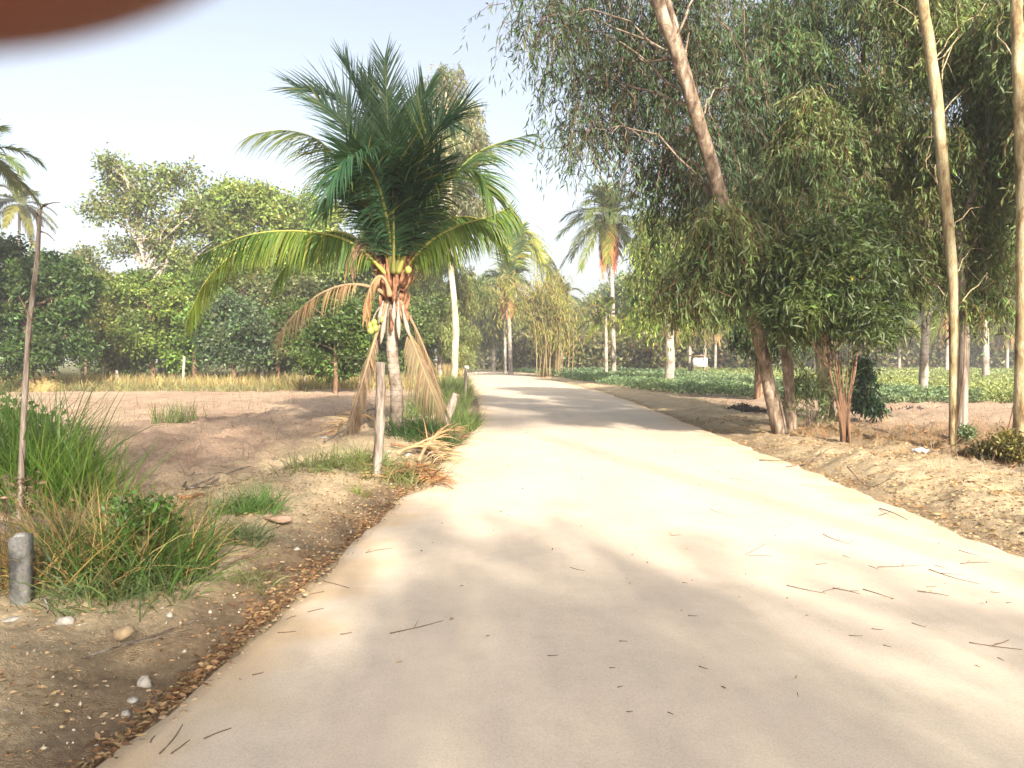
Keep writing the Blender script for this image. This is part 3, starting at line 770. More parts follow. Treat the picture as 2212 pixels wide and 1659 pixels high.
make_tree('gum_tree', 'grey weathered gum trunk close behind the pale straight one', 'gum tree',
          [([be, W(2082, 800, DE), W(2080, 650, DE), W(2070, 520, DE), W(2120, 350, DE), W(2150, 120, DE), W(2160, -100, DE)], [.11, .09, .08, .075, .06, .05, .03])],
          blC2, lambda a: crown_gum(a, blC2, 1200, 14, .16, .03, (.085, .12, .06), .5), M_POST, M_EUC, .012, start=.3)
DF = 11.2
bf = np.array([W(2206, 950, DF)[0], DF, gz(W(2206, 950, DF)[0], DF)])
blD = Bl([(2290, 200, 80, 120, 1), (2300, 420, 70, 90, 1), (2260, 50, 90, 90, 1), (2200, 20, 60, 50, 1.5)], DF, .9)
make_tree('gum_tree', 'orange-tinted gum trunk at the right edge of the view', 'gum tree',
          [([bf, W(2208, 800, DF), W(2210, 600, DF), W(2210, 400, DF), W(2203, 200, DF), W(2195, 0, DF), W(2190, -200, DF)], [.11, .095, .09, .09, .085, .08, .07])],
          blD, lambda a: crown_gum(a, blD, 1100, 14, .16, .03, (.085, .12, .06), .5), M_GUMBARK, M_EUC, .013, start=.3)

# understorey broadleaf bush on many red-brown stems
DG = onground(1826, 955)[1]
blG = Bl([(1780, 540, 60, 45), (1700, 700, 35, 30), (1910, 700, 35, 35), (1770, 700, 50, 30), (1860, 470, 50, 40), (1750, 640, 65, 45), (1830, 590, 70, 45), (1890, 650, 55, 50), (1720, 590, 50, 40), (1900, 560, 55, 45), (1800, 680, 60, 30), (1840, 520, 60, 40), (1860, 710, 35, 30), (1700, 660, 40, 30)], DG + .3, 1, .6)
g0 = onground(1826, 955)
stems = []
for i, (u1, u2, u3, v3) in enumerate([(1814, 1790, 1772, 540), (1820, 1806, 1782, 600), (1826, 1832, 1850, 560), (1832, 1850, 1862, 600), (1812, 1786, 1745, 620), (1824, 1818, 1800, 500), (1834, 1848, 1885, 600), (1821, 1812, 1815, 640), (1829, 1842, 1840, 620), (1817, 1800, 1778, 660)]):
    b0 = g0 + np.array([(u1 - 1823) / F * DG * .8, (i % 3 - 1) * .04, 0])
    stems.append(([b0, W(u1, 890, DG), W(u2, 780, DG + .1), W(u3, v3, DG + .2)], [.020, .018, .012 - .003 * (i % 3), .006]))
def crG(a):
    crown_broad(a, blG, 2500, 9, .17, .15, .032, (.058, .088, .032), -.5)
    p, d = sample_blobs(blG, 110)
    leaves(a, p, rng.normal(size=(110, 3)) + np.array([0, 0, -.6]), .11, .05, vary((.45, .30, .07), 110, .2), .2)
make_tree('understorey_tree', 'bushy dark-leaved shrub tree on a fan of red-brown stems with a few orange leaves', 'small tree', stems, blG, crG, M_REDSTEM, M_LEAF, .015, start=.5)

def bush(name, label, cat, blobs, ncl, k, cr, L, w, col, group=None, up=.25, base=None, stems=6, bark=M_BROWNBARK, mat=M_LEAF, hue=.1):
    c = np.mean([b[0] for b in blobs], 0)
    if base is None: base = np.array([c[0], c[1], gz(c[0], c[1])])
    t = empty(name, tuple(base), label, cat, group)
    a = Acc(); rg = np.random.default_rng(int(abs(c[0]) * 100))
    for i in range(stems):
        b = blobs[i % len(blobs)]
        e = np.asarray(b[0]) + rg.normal(size=3) * np.array(b[1]) * .4
        s0 = base + np.array([rg.normal() * .15, rg.normal() * .1, -.05])
        tube(a, spline([s0, s0 * .5 + e * .5 + rg.normal(size=3) * .15, e], 9), np.linspace(.03 + .012 * (e[2]), .012, 9) * min(1, np.linalg.norm(e - s0) * .18), 6)
    a.build('stems', bark, t, True)
    a = Acc(); crown_broad(a, blobs, ncl, k, cr, L, w, col, up, hue=hue); a.build('foliage', mat, t)
    return t
DU = 14.8
bush('undergrowth_bush', 'tall leafy undergrowth with long blades between the leaning gum and the red-brown stems', 'bush',
     Bl([(1740, 850, 35, 60), (1785, 830, 35, 50), (1715, 880, 28, 40), (1780, 890, 30, 40)], DU, .7, .3), 130, 6, .12, .24, .022, (.12, .16, .075), up=1.3, stems=26, bark=M_LEANBARK)
bush('small_bush', 'drooping dark green sprout hanging by the right side of the red-brown stems', 'bush',
     Bl([(1868, 830, 18, 35), (1872, 870, 24, 25), (1862, 790, 12, 20)], 17, .9, .1), 260, 7, .10, .16, .045, (.022, .055, .022), up=-.9, stems=5)
bush('small_bush', 'scrubby olive weeds round the foot of the gum trunk at the right edge', 'bush',
     Bl([(2190, 960, 40, 22), (2140, 975, 40, 16), (2215, 985, 30, 18)], 10.5, 1, .2), 420, 7, .07, .07, .025, (.10, .095, .03), stems=16, bark=M_REDSTEM)
bush('small_bush', 'blue-green weeds at the foot of the grey weathered trunk', 'bush',
     Bl([(2090, 940, 18, 16)], 13, 1, .1), 80, 7, .05, .06, .03, (.12, .17, .10), stems=5)

# mid-distance lighter trees behind the leaning gum
def gum_mid(u, vb, y, blobs_px, label, n, col, trunk_r=.2, name='gum_tree', k=12, L=.26, w=.06, twig=.8, bark=M_FARBARK, du=0, cat='gum tree', fn=crown_gum, group=None, hang=1, path=None):
    bl = Bl(blobs_px, y, .9, 1.5)
    b = np.array([W(u, vb, y)[0], y, 0.]); topv = min(q[1] for q in blobs_px)
    return make_tree(name, label, cat, [([b] + ([W(q[0], q[1], y) for q in path] if path else [W(u + du * .3, (vb * 2 + topv) / 3, y), W(u + du, topv + 20, y)]), [trunk_r * 1.2, trunk_r * .9, trunk_r * .4])], bl,
                     (lambda a: crown_gum(a, bl, n, k, L, w, col, twig, hang=hang)) if fn is crown_gum else (lambda a: crown_broad(a, bl, n, k, L * 1.6, L, w, col)), bark, M_EUC if fn is crown_gum else M_LEAF, trunk_r * .35, group=group, start=.35)
gum_mid(1447, 812, 40, [(1395, 600, 40, 50), (1385, 660, 35, 35), (1405, 530, 35, 35), (1430, 540, 50, 50), (1490, 590, 60, 45), (1470, 490, 55, 40), (1550, 600, 45, 45), (1420, 620, 40, 35), (1520, 520, 50, 45), (1560, 660, 40, 30), (1410, 470, 35, 30)], 'bright mid-green drooping tree behind the leaning gum', 3000, (.13, .185, .045), .22)
gum_mid(1640, 860, 27, [(1600, 640, 45, 40), (1650, 660, 45, 40), (1690, 720, 40, 40), (1620, 720, 30, 30)], 'dark tree behind the foot of the leaning gum', 1000, (.04, .07, .03), .16, bark=M_BROWNBARK, L=.2, w=.05, twig=.5, name='gum_tree')

# pale tall gum by the bend behind the coconut palm
blP = [(965, 180, 40, 35), (985, 240, 50, 45), (955, 260, 40, 40), (990, 320, 55, 45), (1010, 400, 50, 40), (960, 380, 50, 50), (930, 320, 30, 40), (1000, 450, 55, 30), (1040, 440, 25, 25), (940, 450, 35, 30), (1010, 270, 30, 50)]
gum_mid(981, 825, 42, blP, 'tall slender gum tree with a bare cream-white trunk behind the coconut palm', 2600, (.15, .17, .11), .17, bark=M_WHITEBARK, L=.3, w=.065, twig=.6, path=[(984, 740), (982, 660), (974, 580), (968, 480), (975, 380), (962, 200)], k=9)
gum_mid(950, 830, 50, [(920, 640, 45, 60), (960, 700, 45, 60), (900, 740, 40, 50), (1010, 640, 40, 70), (1000, 740, 40, 50), (940, 560, 45, 40)], 'feathery yellow-green tree behind the coconut palm trunk', 3000, (.13, .165, .06), .15, L=.24, w=.05, twig=.5, name='feathery_tree', cat='tree')
# yellow bamboo by the bend
def bamboo():
    y = 60; base = np.array([W(1185, 800, y)[0], y, 0.])
    t = empty('bamboo_clump', tuple(base), 'yellow-green bamboo clump with weeping tips at the bend of the road', 'bamboo')
    a = Acc(); l = Acc(); rg = np.random.default_rng(4)
    for i in range(30):
        f = rg.normal() * .42
        s = base + np.array([rg.normal() * .7, rg.normal() * .6, 0]); hh = 5.2 + rg.random() * 3
        e = s + np.array([f * 3.2 - .9, rg.normal() * .8, hh]); m = s + np.array([f * .7, 0, hh * .6])
        P = spline([s, m, e, e + np.array([f * 1.8, rg.normal() * .5, -1.3])], 16)
        tube(a, P, np.linspace(.05, .015, 16), 5)
        q = P[(16 * rg.random(190) ** .6).astype(int).clip(4, 15)] + rg.normal(size=(190, 3)) * .5
        leaves(l, q, rg.normal(size=(190, 3)) * .4 + np.array([0, 0, -.9]), .5 * (.6 + .6 * rg.random(190)), .065, vary((.20, .20, .06), 190, .18), .1)
    a.build('stems', simple_mat('bamboo_cane', (.20, .145, .07)), t, True); l.build('foliage', M_LEAF, t)
bamboo()

# ------------------------------------------------------------------ left tree row
def broad(name, label, cat, u, vb, y, blobs_px, n, col, trunk_r=.2, L=.2, w=.12, k=9, bark=M_BROWNBARK, cr=.32, group='trees along the far side of the sandy plot', tr=None, jit=1.2, up=.25):
    bl = Bl(blobs_px, y, .95, jit)
    for q in list(bl):
        for _ in range(2):
            c_ = q[0] + np.array([rng.normal() * .7, rng.normal() * .5, .35 + .5 * rng.random()]) * np.array(q[1]) * 1.1
            bl.append((c_, tuple(np.array(q[1]) * (.22 + .22 * rng.random()) * np.array([.8, .8, 1.3]))))
    b = np.array([W(u, vb, y)[0], y, 0.]); topv = min(q[1] for q in blobs_px)
    trunks = tr or [([b, W(u, (vb + topv) / 2, y), W((u + blobs_px[0][0]) / 2, topv + 20, y)], [trunk_r * 1.3, trunk_r, trunk_r * .3])]
    return make_tree(name, label, cat, trunks, bl, lambda a: crown_broad(a, bl, n, k, cr, L, w, col, up), bark, M_LEAF, trunk_r * .4, group=group)
y1 = 46
broad('tall_tree', 'tallest airy tree of the left row with sky showing through its crown', 'tree', 345, 830, y1,
      [(320, 400, 55, 40), (250, 400, 40, 40), (400, 390, 32, 35), (230, 450, 40, 30), (300, 470, 60, 40), (390, 470, 40, 40), (240, 350, 25, 20), (270, 540, 50, 30), (350, 540, 45, 35), (410, 560, 40, 40), (420, 500, 30, 30)],
      1100, (.13, .165, .065), .22, L=.26, w=.13, bark=M_FARBARK, cr=.34,
      tr=[([np.array([W(350, 830, y1)[0], y1, 0.]), W(345, 640, y1), W(315, 590, y1), W(300, 470, y1), W(310, 380, y1)], [.24, .18, .15, .1, .04]), ([W(335, 620, y1), W(370, 540, y1), W(395, 440, y1)], [.12, .09, .04])])
broad('leafy_tree', 'sunlit yellow-green tree with rounded lobes right of the tallest airy tree', 'tree', 540, 830, 50,
      [(500, 420, 45, 30), (560, 450, 60, 40), (620, 470, 60, 45), (690, 490, 50, 40), (500, 500, 60, 50), (600, 550, 70, 50), (460, 450, 30, 40), (700, 560, 60, 50), (480, 580, 50, 40)], 3400, (.15, .21, .055), .22, L=.26, w=.14, cr=.36)
broad('leafy_tree', 'olive tree behind the left coconut fronds', 'tree', 740, 830, 50, [(740, 600, 60, 60), (790, 560, 50, 60), (680, 640, 60, 50), (800, 660, 60, 60), (860, 620, 50, 60)], 2200, (.09, .125, .045), .2, L=.26, w=.14)
broad('dark_tree', 'big dark green thicket tree at the left edge of the plot', 'tree', 60, 850, 34, [(20, 570, 70, 45), (90, 600, 60, 50), (30, 670, 80, 60), (120, 680, 60, 55), (40, 760, 80, 50), (150, 760, 45, 40), (-60, 640, 80, 80), (170, 640, 40, 40)], 4200, (.045, .085, .026), .2, L=.2, w=.1, cr=.22)
broad('thin_tree', 'small sparse tree poking up between the dark thicket and the tallest tree', 'tree', 185, 830, 50, [(180, 560, 24, 18), (195, 590, 28, 20), (170, 610, 24, 20)], 240, (.13, .165, .075), .07, L=.26, w=.12)
for u, y, bl, n, c, lab in [
    (230, 42, [(210, 640, 45, 45), (250, 690, 55, 45), (200, 720, 45, 40), (260, 760, 45, 35)], 2000, (.12, .14, .04), 'olive-brown bush right of the dark thicket'),
    (330, 41, [(310, 640, 55, 45), (350, 700, 60, 50), (300, 740, 50, 45), (380, 640, 50, 40)], 2600, (.12, .175, .04), 'bushy green tree under the tallest airy tree'),
    (420, 40, [(420, 640, 50, 50), (440, 710, 45, 50), (400, 760, 45, 40), (460, 660, 35, 40)], 2200, (.095, .16, .035), 'leaf-green tree left of the blue-green shrub'),
    (505, 39, [(500, 700, 45, 50), (530, 750, 45, 40), (480, 760, 40, 40), (540, 690, 40, 40)], 2000, (.07, .11, .06), 'blue-green shrub in the middle of the left row'),
    (600, 42, [(590, 650, 50, 45), (620, 720, 45, 45), (580, 740, 40, 40), (640, 640, 40, 45)], 1900, (.08, .10, .045), 'greyish shrub beneath the dead frond of the palm'),
    (810, 44, [(800, 740, 45, 45), (860, 760, 45, 45), (780, 680, 40, 40), (890, 700, 40, 50)], 1700, (.085, .13, .04), 'green shrub right behind the coconut palm trunk')]:
    broad('leafy_bush', lab, 'bush', u, 836, y, bl, n, c, .1, L=.2, w=.11, cr=.24)
broad('leafy_bush', 'rounded bright green bush just left of the coconut palm', 'bush', 725, 840, 32, [(720, 700, 50, 40), (760, 740, 45, 45), (680, 770, 45, 40), (730, 790, 55, 30), (700, 680, 30, 30), (775, 690, 30, 35)], 2400, (.065, .11, .032), .08, L=.17, w=.09, cr=.2)
broad('dark_tree', 'deep green backing tree behind the left bushes', 'tree', 420, 836, 54, [(260, 650, 90, 50), (470, 610, 90, 60), (630, 590, 80, 60), (760, 620, 70, 60), (250, 720, 120, 80), (420, 720, 120, 90), (600, 720, 110, 90), (330, 660, 80, 60)], 7000, (.08, .115, .04), .25, L=.3, w=.16, cr=.45)

# ------------------------------------------------------------------ background woodland (individual trees from three sources)
def proto_tree(name, label, y, hgt_, r, n, col, L, w, sd, gum=False):
    rg = np.random.default_rng(sd); bl = []
    for i in range(9):
        a_ = rg.random() * 6.28; rr_ = r * .55 * rg.random() ** .5; zz = hgt_ * (.35 + .55 * rg.random())
        bl.append((np.array([math.cos(a_) * rr_, math.sin(a_) * rr_, zz]), (r * .45, r * .45, hgt_ * .14)))
    tr = [([np.zeros(3), np.array([.1, 0, hgt_ * .4]), np.array([0, .1, hgt_ * .85])], [.26, .2, .06])]
    return make_tree(name, label, 'tree', tr, bl, lambda a: (crown_gum(a, bl, n, 9, L, w, col, .8) if gum else crown_broad(a, bl, n, 8, .4, L, w, col)), M_BROWNBARK if not gum else M_FARBARK, M_EUC if gum else M_LEAF, .07, group='trees of the far woodland')
protos = [proto_tree('woodland_tree', 'x', 0, 11, 4.2, 2000, (.085, .12, .045), .36, .2, 3),
          proto_tree('woodland_tree', 'x', 0, 12, 4.0, 2000, (.12, .15, .07), .42, .1, 5, True),
          proto_tree('woodland_tree', 'x', 0, 9, 3.8, 2000, (.115, .11, .055), .34, .18, 8)]
used = [False] * 3
wood = [(880, 70, 0, 1.0), (925, 86, 1, 1.1), (1010, 96, 1, 1.0), (1050, 110, 0, 1.0), (1065, 84, 1, .95), (1130, 118, 2, 1.2), (1165, 100, 0, .95), (1215, 125, 1, 1.1), (1240, 108, 0, .85), (1275, 96, 1, .85), (1300, 118, 0, 1.2),
        (1345, 100, 2, 1.0), (1375, 92, 0, 1.1), (1415, 104, 1, 1.1), (1450, 92, 2, 1.0), (1500, 100, 0, 1.2), (1545, 92, 2, 1.1), (1590, 102, 1, 1.2), (1640, 90, 0, 1.1), (1690, 96, 2, 1.2), (1740, 90, 1, 1.1),
        (1790, 100, 2, 1.2), (1845, 90, 0, 1.1), (1900, 98, 2, 1.2), (1950, 90, 1, 1.1), (2000, 98, 2, 1.2), (2050, 90, 0, 1.1), (2100, 98, 2, 1.2), (2150, 90, 0, 1.2), (2200, 98, 2, 1.1), (2260, 90, 1, 1.2),
        (1390, 125, 0, 1.3), (1560, 125, 2, 1.4), (1720, 125, 0, 1.4), (1880, 125, 2, 1.4), (2030, 125, 0, 1.4), (2180, 125, 2, 1.4), (560, 66, 0, 1.0), (400, 70, 1, 1.0), (120, 60, 0, .9), (700, 72, 2, 1.2), (-20, 62, 2, 1.0), (800, 62, 1, .9)]
kinds = ['dense green woodland tree', 'pale feathery woodland tree', 'dusty olive woodland tree']
for i, (u, y, k, s) in enumerate(wood):
    if used[k]: t = copy_tree(protos[k])
    else: t = protos[k]; used[k] = True
    t.location = (W(u, 800, y)[0], y, -.05); t.rotation_euler = (0, 0, i * 1.7); t.scale = (s, s, s)
    where = 'behind the left tree row' if u < 860 else 'around the bend of the road' if u < 1290 else 'beyond the green field'
    t['label'] = kinds[k] + ' standing ' + where
    t['group'] = kinds[k] + 's ' + where

# scrub strip under the far woodland
def scrub():
    a = Acc(); n = 34000
    u = rng.uniform(780, 2300, n); y = rng.uniform(84, 94, n)
    x = (u - 1106) / F * y
    keep = (x > edgeR(y) + 2) | (x < edgeL(y) - 2)
    x, y = x[keep], y[keep]; n = len(x)
    hh = rng.random(n) ** 1.0 * (2.6 + 3.4 * fbm(x * .2, y * .2, 91))
    P = np.stack([x, y, hh], -1)
    leaves(a, P, rng.normal(size=(n, 3)) + np.array([0, 0, .4]), .6, .35, vary((.115, .115, .055), n, .3), .2)
    n = 9000; u = rng.uniform(950, 1330, n); y = rng.uniform(106, 116, n); x = (u - 1106) / F * y
    leaves(a, np.stack([x, y, rng.random(n) * 5.5], -1), rng.normal(size=(n, 3)) + np.array([0, 0, .4]), .8, .45, vary((.12, .125, .06), n, .3), .2)
    tag(a.build('undergrowth', M_LEAF), 'dusty brown-green scrub growing under the far trees', 'undergrowth', kind='stuff')
scrub()

# ------------------------------------------------------------------ green crop field on the right
def crop_edge(x):
    return np.interp(x, [2.2, 3.2, 4.6, 6.2, 8.5, 12, 20, 40], [75, 58, 44, 34, 27.5, 25, 24, 24])
def crop():
    a = Acc(); n = 160000
    y = 24 + 60 * rng.random(n * 3) ** 1.5; x = rng.uniform(-.1, .75, n * 3) * y
    keep = (x > edgeR(y) + 1.2) & (y > crop_edge(x) + (fbm(x * .8, y * .8, 71) - .5) * 2.5) & (x < 60)
    x, y = x[keep][:n], y[keep][:n]; n = len(x)
    row = .8 + .2 * np.sin(x * 6.0)
    hh = (.30 + .34 * fbm(x * .35, y * .35, 73)) * row
    z = hgt(x, y) + hh * rng.random(n) ** .6
    tone = fbm(x * .25, y * .25, 75)[:, None]
    base = np.array([.13, .20, .11]) * (1 - tone) + np.array([.20, .25, .12]) * tone
    base = base * np.where(x[:, None] > 15, np.array([1.25, 1.15, 1.0]), np.array([.85, .95, 1.15]))
    c = base * (1 + .22 * rng.normal(size=(n, 1)).clip(-2, 2))
    leaves(a, np.stack([x, y, z], -1), rng.normal(size=(n, 3)) * .9 + np.array([0, -.1, .35]), .075 + .0019 * y, .034 + .001 * y, c.clip(.01, .5), .3)
    tag(a.build('leafy_crop', M_LEAF), 'low leafy green crop covering the field right of the road', 'crop', kind='stuff')
crop()

# ------------------------------------------------------------------ grasses
def grass_patch(name, label, pts, hh, col, w=.012, droop=.9, tilt=.35, seg=4, kind=None, cat='grass', mat=M_GRASS, group=None, v=.25):
    n = len(pts); a = Acc()
    z = hgt(pts[:, 0], pts[:, 1]); P = np.stack([pts[:, 0], pts[:, 1], z - .02], -1)
    d = rng.normal(size=(n, 3)) * np.array([tilt, tilt, 0]) + np.array([0, 0, 1.])
    blade_strips(a, P, d, hh * (.5 + .7 * rng.random(n)), w * (.6 + .8 * rng.random(n)), vary(col, n, v, .1), droop=droop * (.4 + 1.0 * rng.random(n)), seg=seg)
    if kind != 'stuff':
        c = P.mean(0); c[2] = gz(c[0], c[1])
        o = mesh_np(name, a.V[0], a.F[0], a.C[0], mat, origin=c)
    else: o = a.build(name, mat)
    return tag(o, label, cat, group, kind)
def disc(u, v, r, n, sy=1.0):
    c = onground(u, v); q = (rng.normal(size=(n, 2)) * .5).clip(-.95, .95)
    return c[:2] + q * np.array([r, r * sy])
grass_patch('grass_tussock', 'tall bright green grass tussock beside the leaning pole', disc(125, 1070, .55, 1000), .85, (.09, .16, .032), .013, .8)
grass_patch('grass_tussock', 'dark leafy green grass at the left edge of the view', disc(10, 1080, .8, 1100), 1.25, (.055, .105, .03), .018, .9)
grass_patch('dry_grass_tussock', 'straw-coloured dry grass tussock behind the concrete stump', disc(170, 1240, .5, 1200), .62, (.24, .185, .10), .009, 1.3, .5, mat=M_DRY)
grass_patch('grass_tussock', 'dense green tussock right of the dry straw grass', disc(285, 1232, .40, 1100), .56, (.055, .11, .032), .011, 1.2, .5)
grass_patch('dry_grass_tussock', 'thin dry tussock at the right of the dense green one', disc(345, 1225, .28, 380), .55, (.30, .22, .12), .007, 1.2, .5, mat=M_DRY)
grass_patch('grass_tussock', 'low grey-green grass in front of the dense green tussock', disc(255, 1285, .38, 620), .28, (.10, .15, .07), .008, 1.3, .8)
grass_patch('grass_tussock', 'small green tuft in the middle of the bare plot near the bank', disc(540, 1105, .25, 420), .33, (.09, .17, .06), .009, 1.0, .6)
grass_patch('grass_tussock', 'greyish tuft just in front of the small green tuft', disc(520, 1165, .2, 300), .28, (.12, .16, .09), .009, 1.3, .7)
grass_patch('grass_tussock', 'sparse flat tuft on the tan bank beside the slab', disc(545, 1250, .2, 200), .16, (.13, .16, .08), .007, 1.2, .9)
grass_patch('grass_tussock', 'pale low grass in front of the split wooden post', disc(790, 1010, .9, 1100, .8), .35, (.13, .16, .07), .011, 1.2, .6)
grass_patch('grass_tussock', 'dark green grass between palm trunk and leaning post', disc(915, 945, .55, 900, 1), .5, (.05, .105, .03), .014, 1.0, .5)
grass_patch('grass_tussock', 'green grass along the slab beside the leaning post', disc(1000, 925, .32, 900, 3), .5, (.09, .14, .05), .014, 1.0, .5)
grass_patch('grass_tussock', 'long green grass running along the left road edge before the bend', np.stack([edgeL(q := rng.uniform(17, 42, 3000)) - .35 - rng.random(3000) * 1.3, q], -1), .75, (.10, .14, .055), .022, .8, .4)
grass_patch('grass_tussock', 'single spiky tuft alone on the far sandy plot', disc(383, 905, .5, 200), .55, (.14, .17, .08), .02, .4, .4)
grass_patch('grass_tussock', 'tiny yellow-green tuft on the tan verge left of the road', disc(770, 1060, .12, 60), .18, (.2, .24, .07), .007, .8, .6)
bush('leafy_weed', 'small plant with rounded green leaves growing in the dense tussock', 'weed', [(onground(300, 1230) + np.array([0, -.1, .33]), (.16, .12, .14)), (onground(345, 1235) + np.array([0, -.05, .38]), (.1, .08, .1))], 90, 6, .05, .045, .028, (.06, .12, .035), stems=6)
bush('leafy_weed', 'tangled weedy bush with rounded leaves at the far left', 'weed', [(W(10, 900, 10.5), (.7, .5, .4)), (W(70, 960, 9.8), (.4, .4, .3)), (W(-40, 980, 9.5), (.6, .5, .5))], 420, 7, .08, .09, .05, (.075, .125, .045), stems=14)
bush('leafy_weed', 'grey bare-stemmed weed behind the concrete stump', 'weed', [(W(20, 1080, 6), (.35, .3, .2))], 60, 4, .05, .05, .02, (.25, .2, .15), stems=26, bark=M_POST)

# dry grass belt at the far side of the left plot
n = 17000
yy = rng.uniform(35.5, 46, n); xx = rng.uniform(-34, -3.2, n)
k = (xx < edgeL(yy) - 1.5) & (rng.random(n) < .35 + .9 * fbm(xx * .4, yy * .6, 81))
bp = np.stack([xx[k], yy[k]], -1)
grass_patch('grass', 'straw-yellow dry grass belt along the foot of the left trees', bp, .75, (.30, .26, .14), .04, .7, .3, 3, 'stuff')
n = 5000
bp = np.stack([rng.uniform(-30, -9, n), rng.uniform(33, 38, n)], -1)
bp = bp[fbm(bp[:, 0] * .3, bp[:, 1] * .5, 83) > .45]
grass_patch('grass', 'grey-green low weeds at the near side of the dry grass belt', bp, .5, (.17, .17, .09), .035, .9, .5, 3, 'stuff')
n = 1500
yy = rng.uniform(60, 86, n); bp = np.stack([edgeL(yy) - .5 - rng.random(n) * 3, yy], -1)
grass_patch('grass', 'dry grass fringing the outer side of the road bend', bp, 1.0, (.32, .25, .13), .07, .5, .3, 3, 'stuff')
# brown stubble around the right tree bases, pale sticks in both plots
n = 1500
bp = np.stack([rng.normal(7.6, 2.2, n), rng.normal(13.6, 1.4, n)], -1); bp = bp[bp[:, 0] > edgeR(bp[:, 1]) + .9]
grass_patch('grass', 'withered brown grass under the gum trees', bp, .3, (.26, .16, .08), .010, 1.0, .6, 3, 'stuff', mat=M_DRY)
n = 750
bp = np.vstack([np.stack([rng.uniform(5.5, 18, n), rng.uniform(9, 25, n)], -1), np.stack([rng.uniform(-12, -2.6, n), rng.uniform(6.5, 34, n)], -1)])
bp = bp[rng.random(len(bp)) < .8]
grass_patch('stubble', 'thin upright dry stalks left standing in the sandy plots', bp, .33, (.17, .115, .085), .011, .25, .22, 3, 'stuff', mat=M_DRY)
n = 500
bp = np.stack([rng.uniform(4.6, 12, n), rng.uniform(5, 12, n)], -1); bp = bp[bp[:, 0] > edgeR(bp[:, 1]) + 1.2]
grass_patch('stubble', 'grey dead stalks on the near right plot', bp, .22, (.27, .23, .2), .006, .3, .3, 3, 'stuff', mat=M_DRY)

# ------------------------------------------------------------------ litter leaves and gravel
def litter(name, label, x, y, size, cols):
    n = len(x); a = Acc()
    z = np.where((x > edgeL(y)) & (x < edgeR(y)), .035, hgt(x, y)) + .008 + rng.random(n) * .018
    d = rng.normal(size=(n, 3)) * np.array([1, 1, .18])
    cc = np.array(cols)[rng.integers(0, len(cols), n)] * (1 + .25 * rng.normal(size=(n, 1)).clip(-2, 2))
    s = size * (.5 + rng.random(n))
    leaves(a, np.stack([x, y, z], -1), d, s, s * (.22 + .2 * rng.random(n)), cc.clip(.01, .8), .05, side=rng.normal(size=(n, 3)) * .35 + np.array([0, 0, 1.]) * 0 + nrm(np.cross(d, np.array([0, 0, 1.]) + rng.normal(size=(n, 3)) * .5)))
    tag(a.build(name, M_DRY), label, 'leaf litter', kind='stuff')
LC = [(.16, .09, .055), (.22, .135, .085), (.10, .06, .04), (.3, .22, .14), (.19, .125, .09)]
n = 9000
y = 2 + 15 * rng.random(n) ** 1.3; x = edgeL(y) - .02 - (np.abs(rng.normal(size=n)) - .25) * (.03 + .30 * fbm(y * 1.1, y * 0, 87) ** 2.5) + rng.normal(size=n) * .03
keep = fbm(y * 2.3, y * 0 + 4, 151, 3) + .25 * rng.random(n) > .48; x = x[keep]; y = y[keep]
litter('leaf_litter', 'dark brown fallen leaves heaped against the left edge of the slab', x, y, .034, LC)
n = 5000
y = rng.uniform(2.5, 9, n); x = edgeL(y) - .3 - rng.random(n) * 2.2
keep = fbm(x * 1.5, y * 1.5, 97) > .48
litter('leaf_litter', 'scattered leaf scraps over the left bank', x[keep], y[keep], .026, LC + [(.33, .26, .19)])
n = 9000
y = 4 + 14 * rng.random(n); x = edgeR(y) + .02 + np.abs(rng.normal(size=n)) * (.5 + .12 * y)
keep = fbm(x * 1.2, y * 1.2, 99) > .44
litter('leaf_litter', 'orange-brown gum leaves strewn on the right verge', x[keep], y[keep], .042, [(.24, .155, .09), (.28, .20, .12), (.16, .10, .065), (.33, .26, .17)])
n = 260
y = 3 + 14 * rng.random(n); x = rng.uniform(edgeL(y), edgeR(y))
litter('leaf_litter', 'tiny leaf scraps scattered over the road', x, y, .028, [(.2, .13, .09), (.3, .22, .15)])

n = 5200
x = rng.uniform(-14, -2.6, n); y = 6.5 + 26 * rng.random(n) ** 1.2
keep = (x < edgeL(y) - 1.6) & (fbm(x * .9, y * .9, 131) > .47)
litter('leaf_litter', 'dry crumbs of leaf and bark scattered over the left plot', x[keep], y[keep], .05, [(.16, .10, .07), (.24, .16, .10), (.3, .22, .15)])
n = 3000
x = rng.uniform(5.5, 16, n); y = 9 + 15 * rng.random(n)
keep = (x > edgeR(y) + 1.4) & (fbm(x * .9, y * .9, 133) > .45)
litter('leaf_litter', 'dry crumbs of leaf and bark scattered over the right plot', x[keep], y[keep], .055, [(.16, .10, .07), (.24, .16, .10), (.3, .22, .15)])
n = 3600
y = 2.4 + 7 * rng.random(n); x = edgeL(y) - .2 - rng.random(n) * 3.0
litter('leaf_litter', 'fine brown plant scraps mixed into the soil of the left bank', x, y, .024, [(.14, .085, .05), (.22, .14, .08), (.3, .21, .13), (.1, .065, .04)])

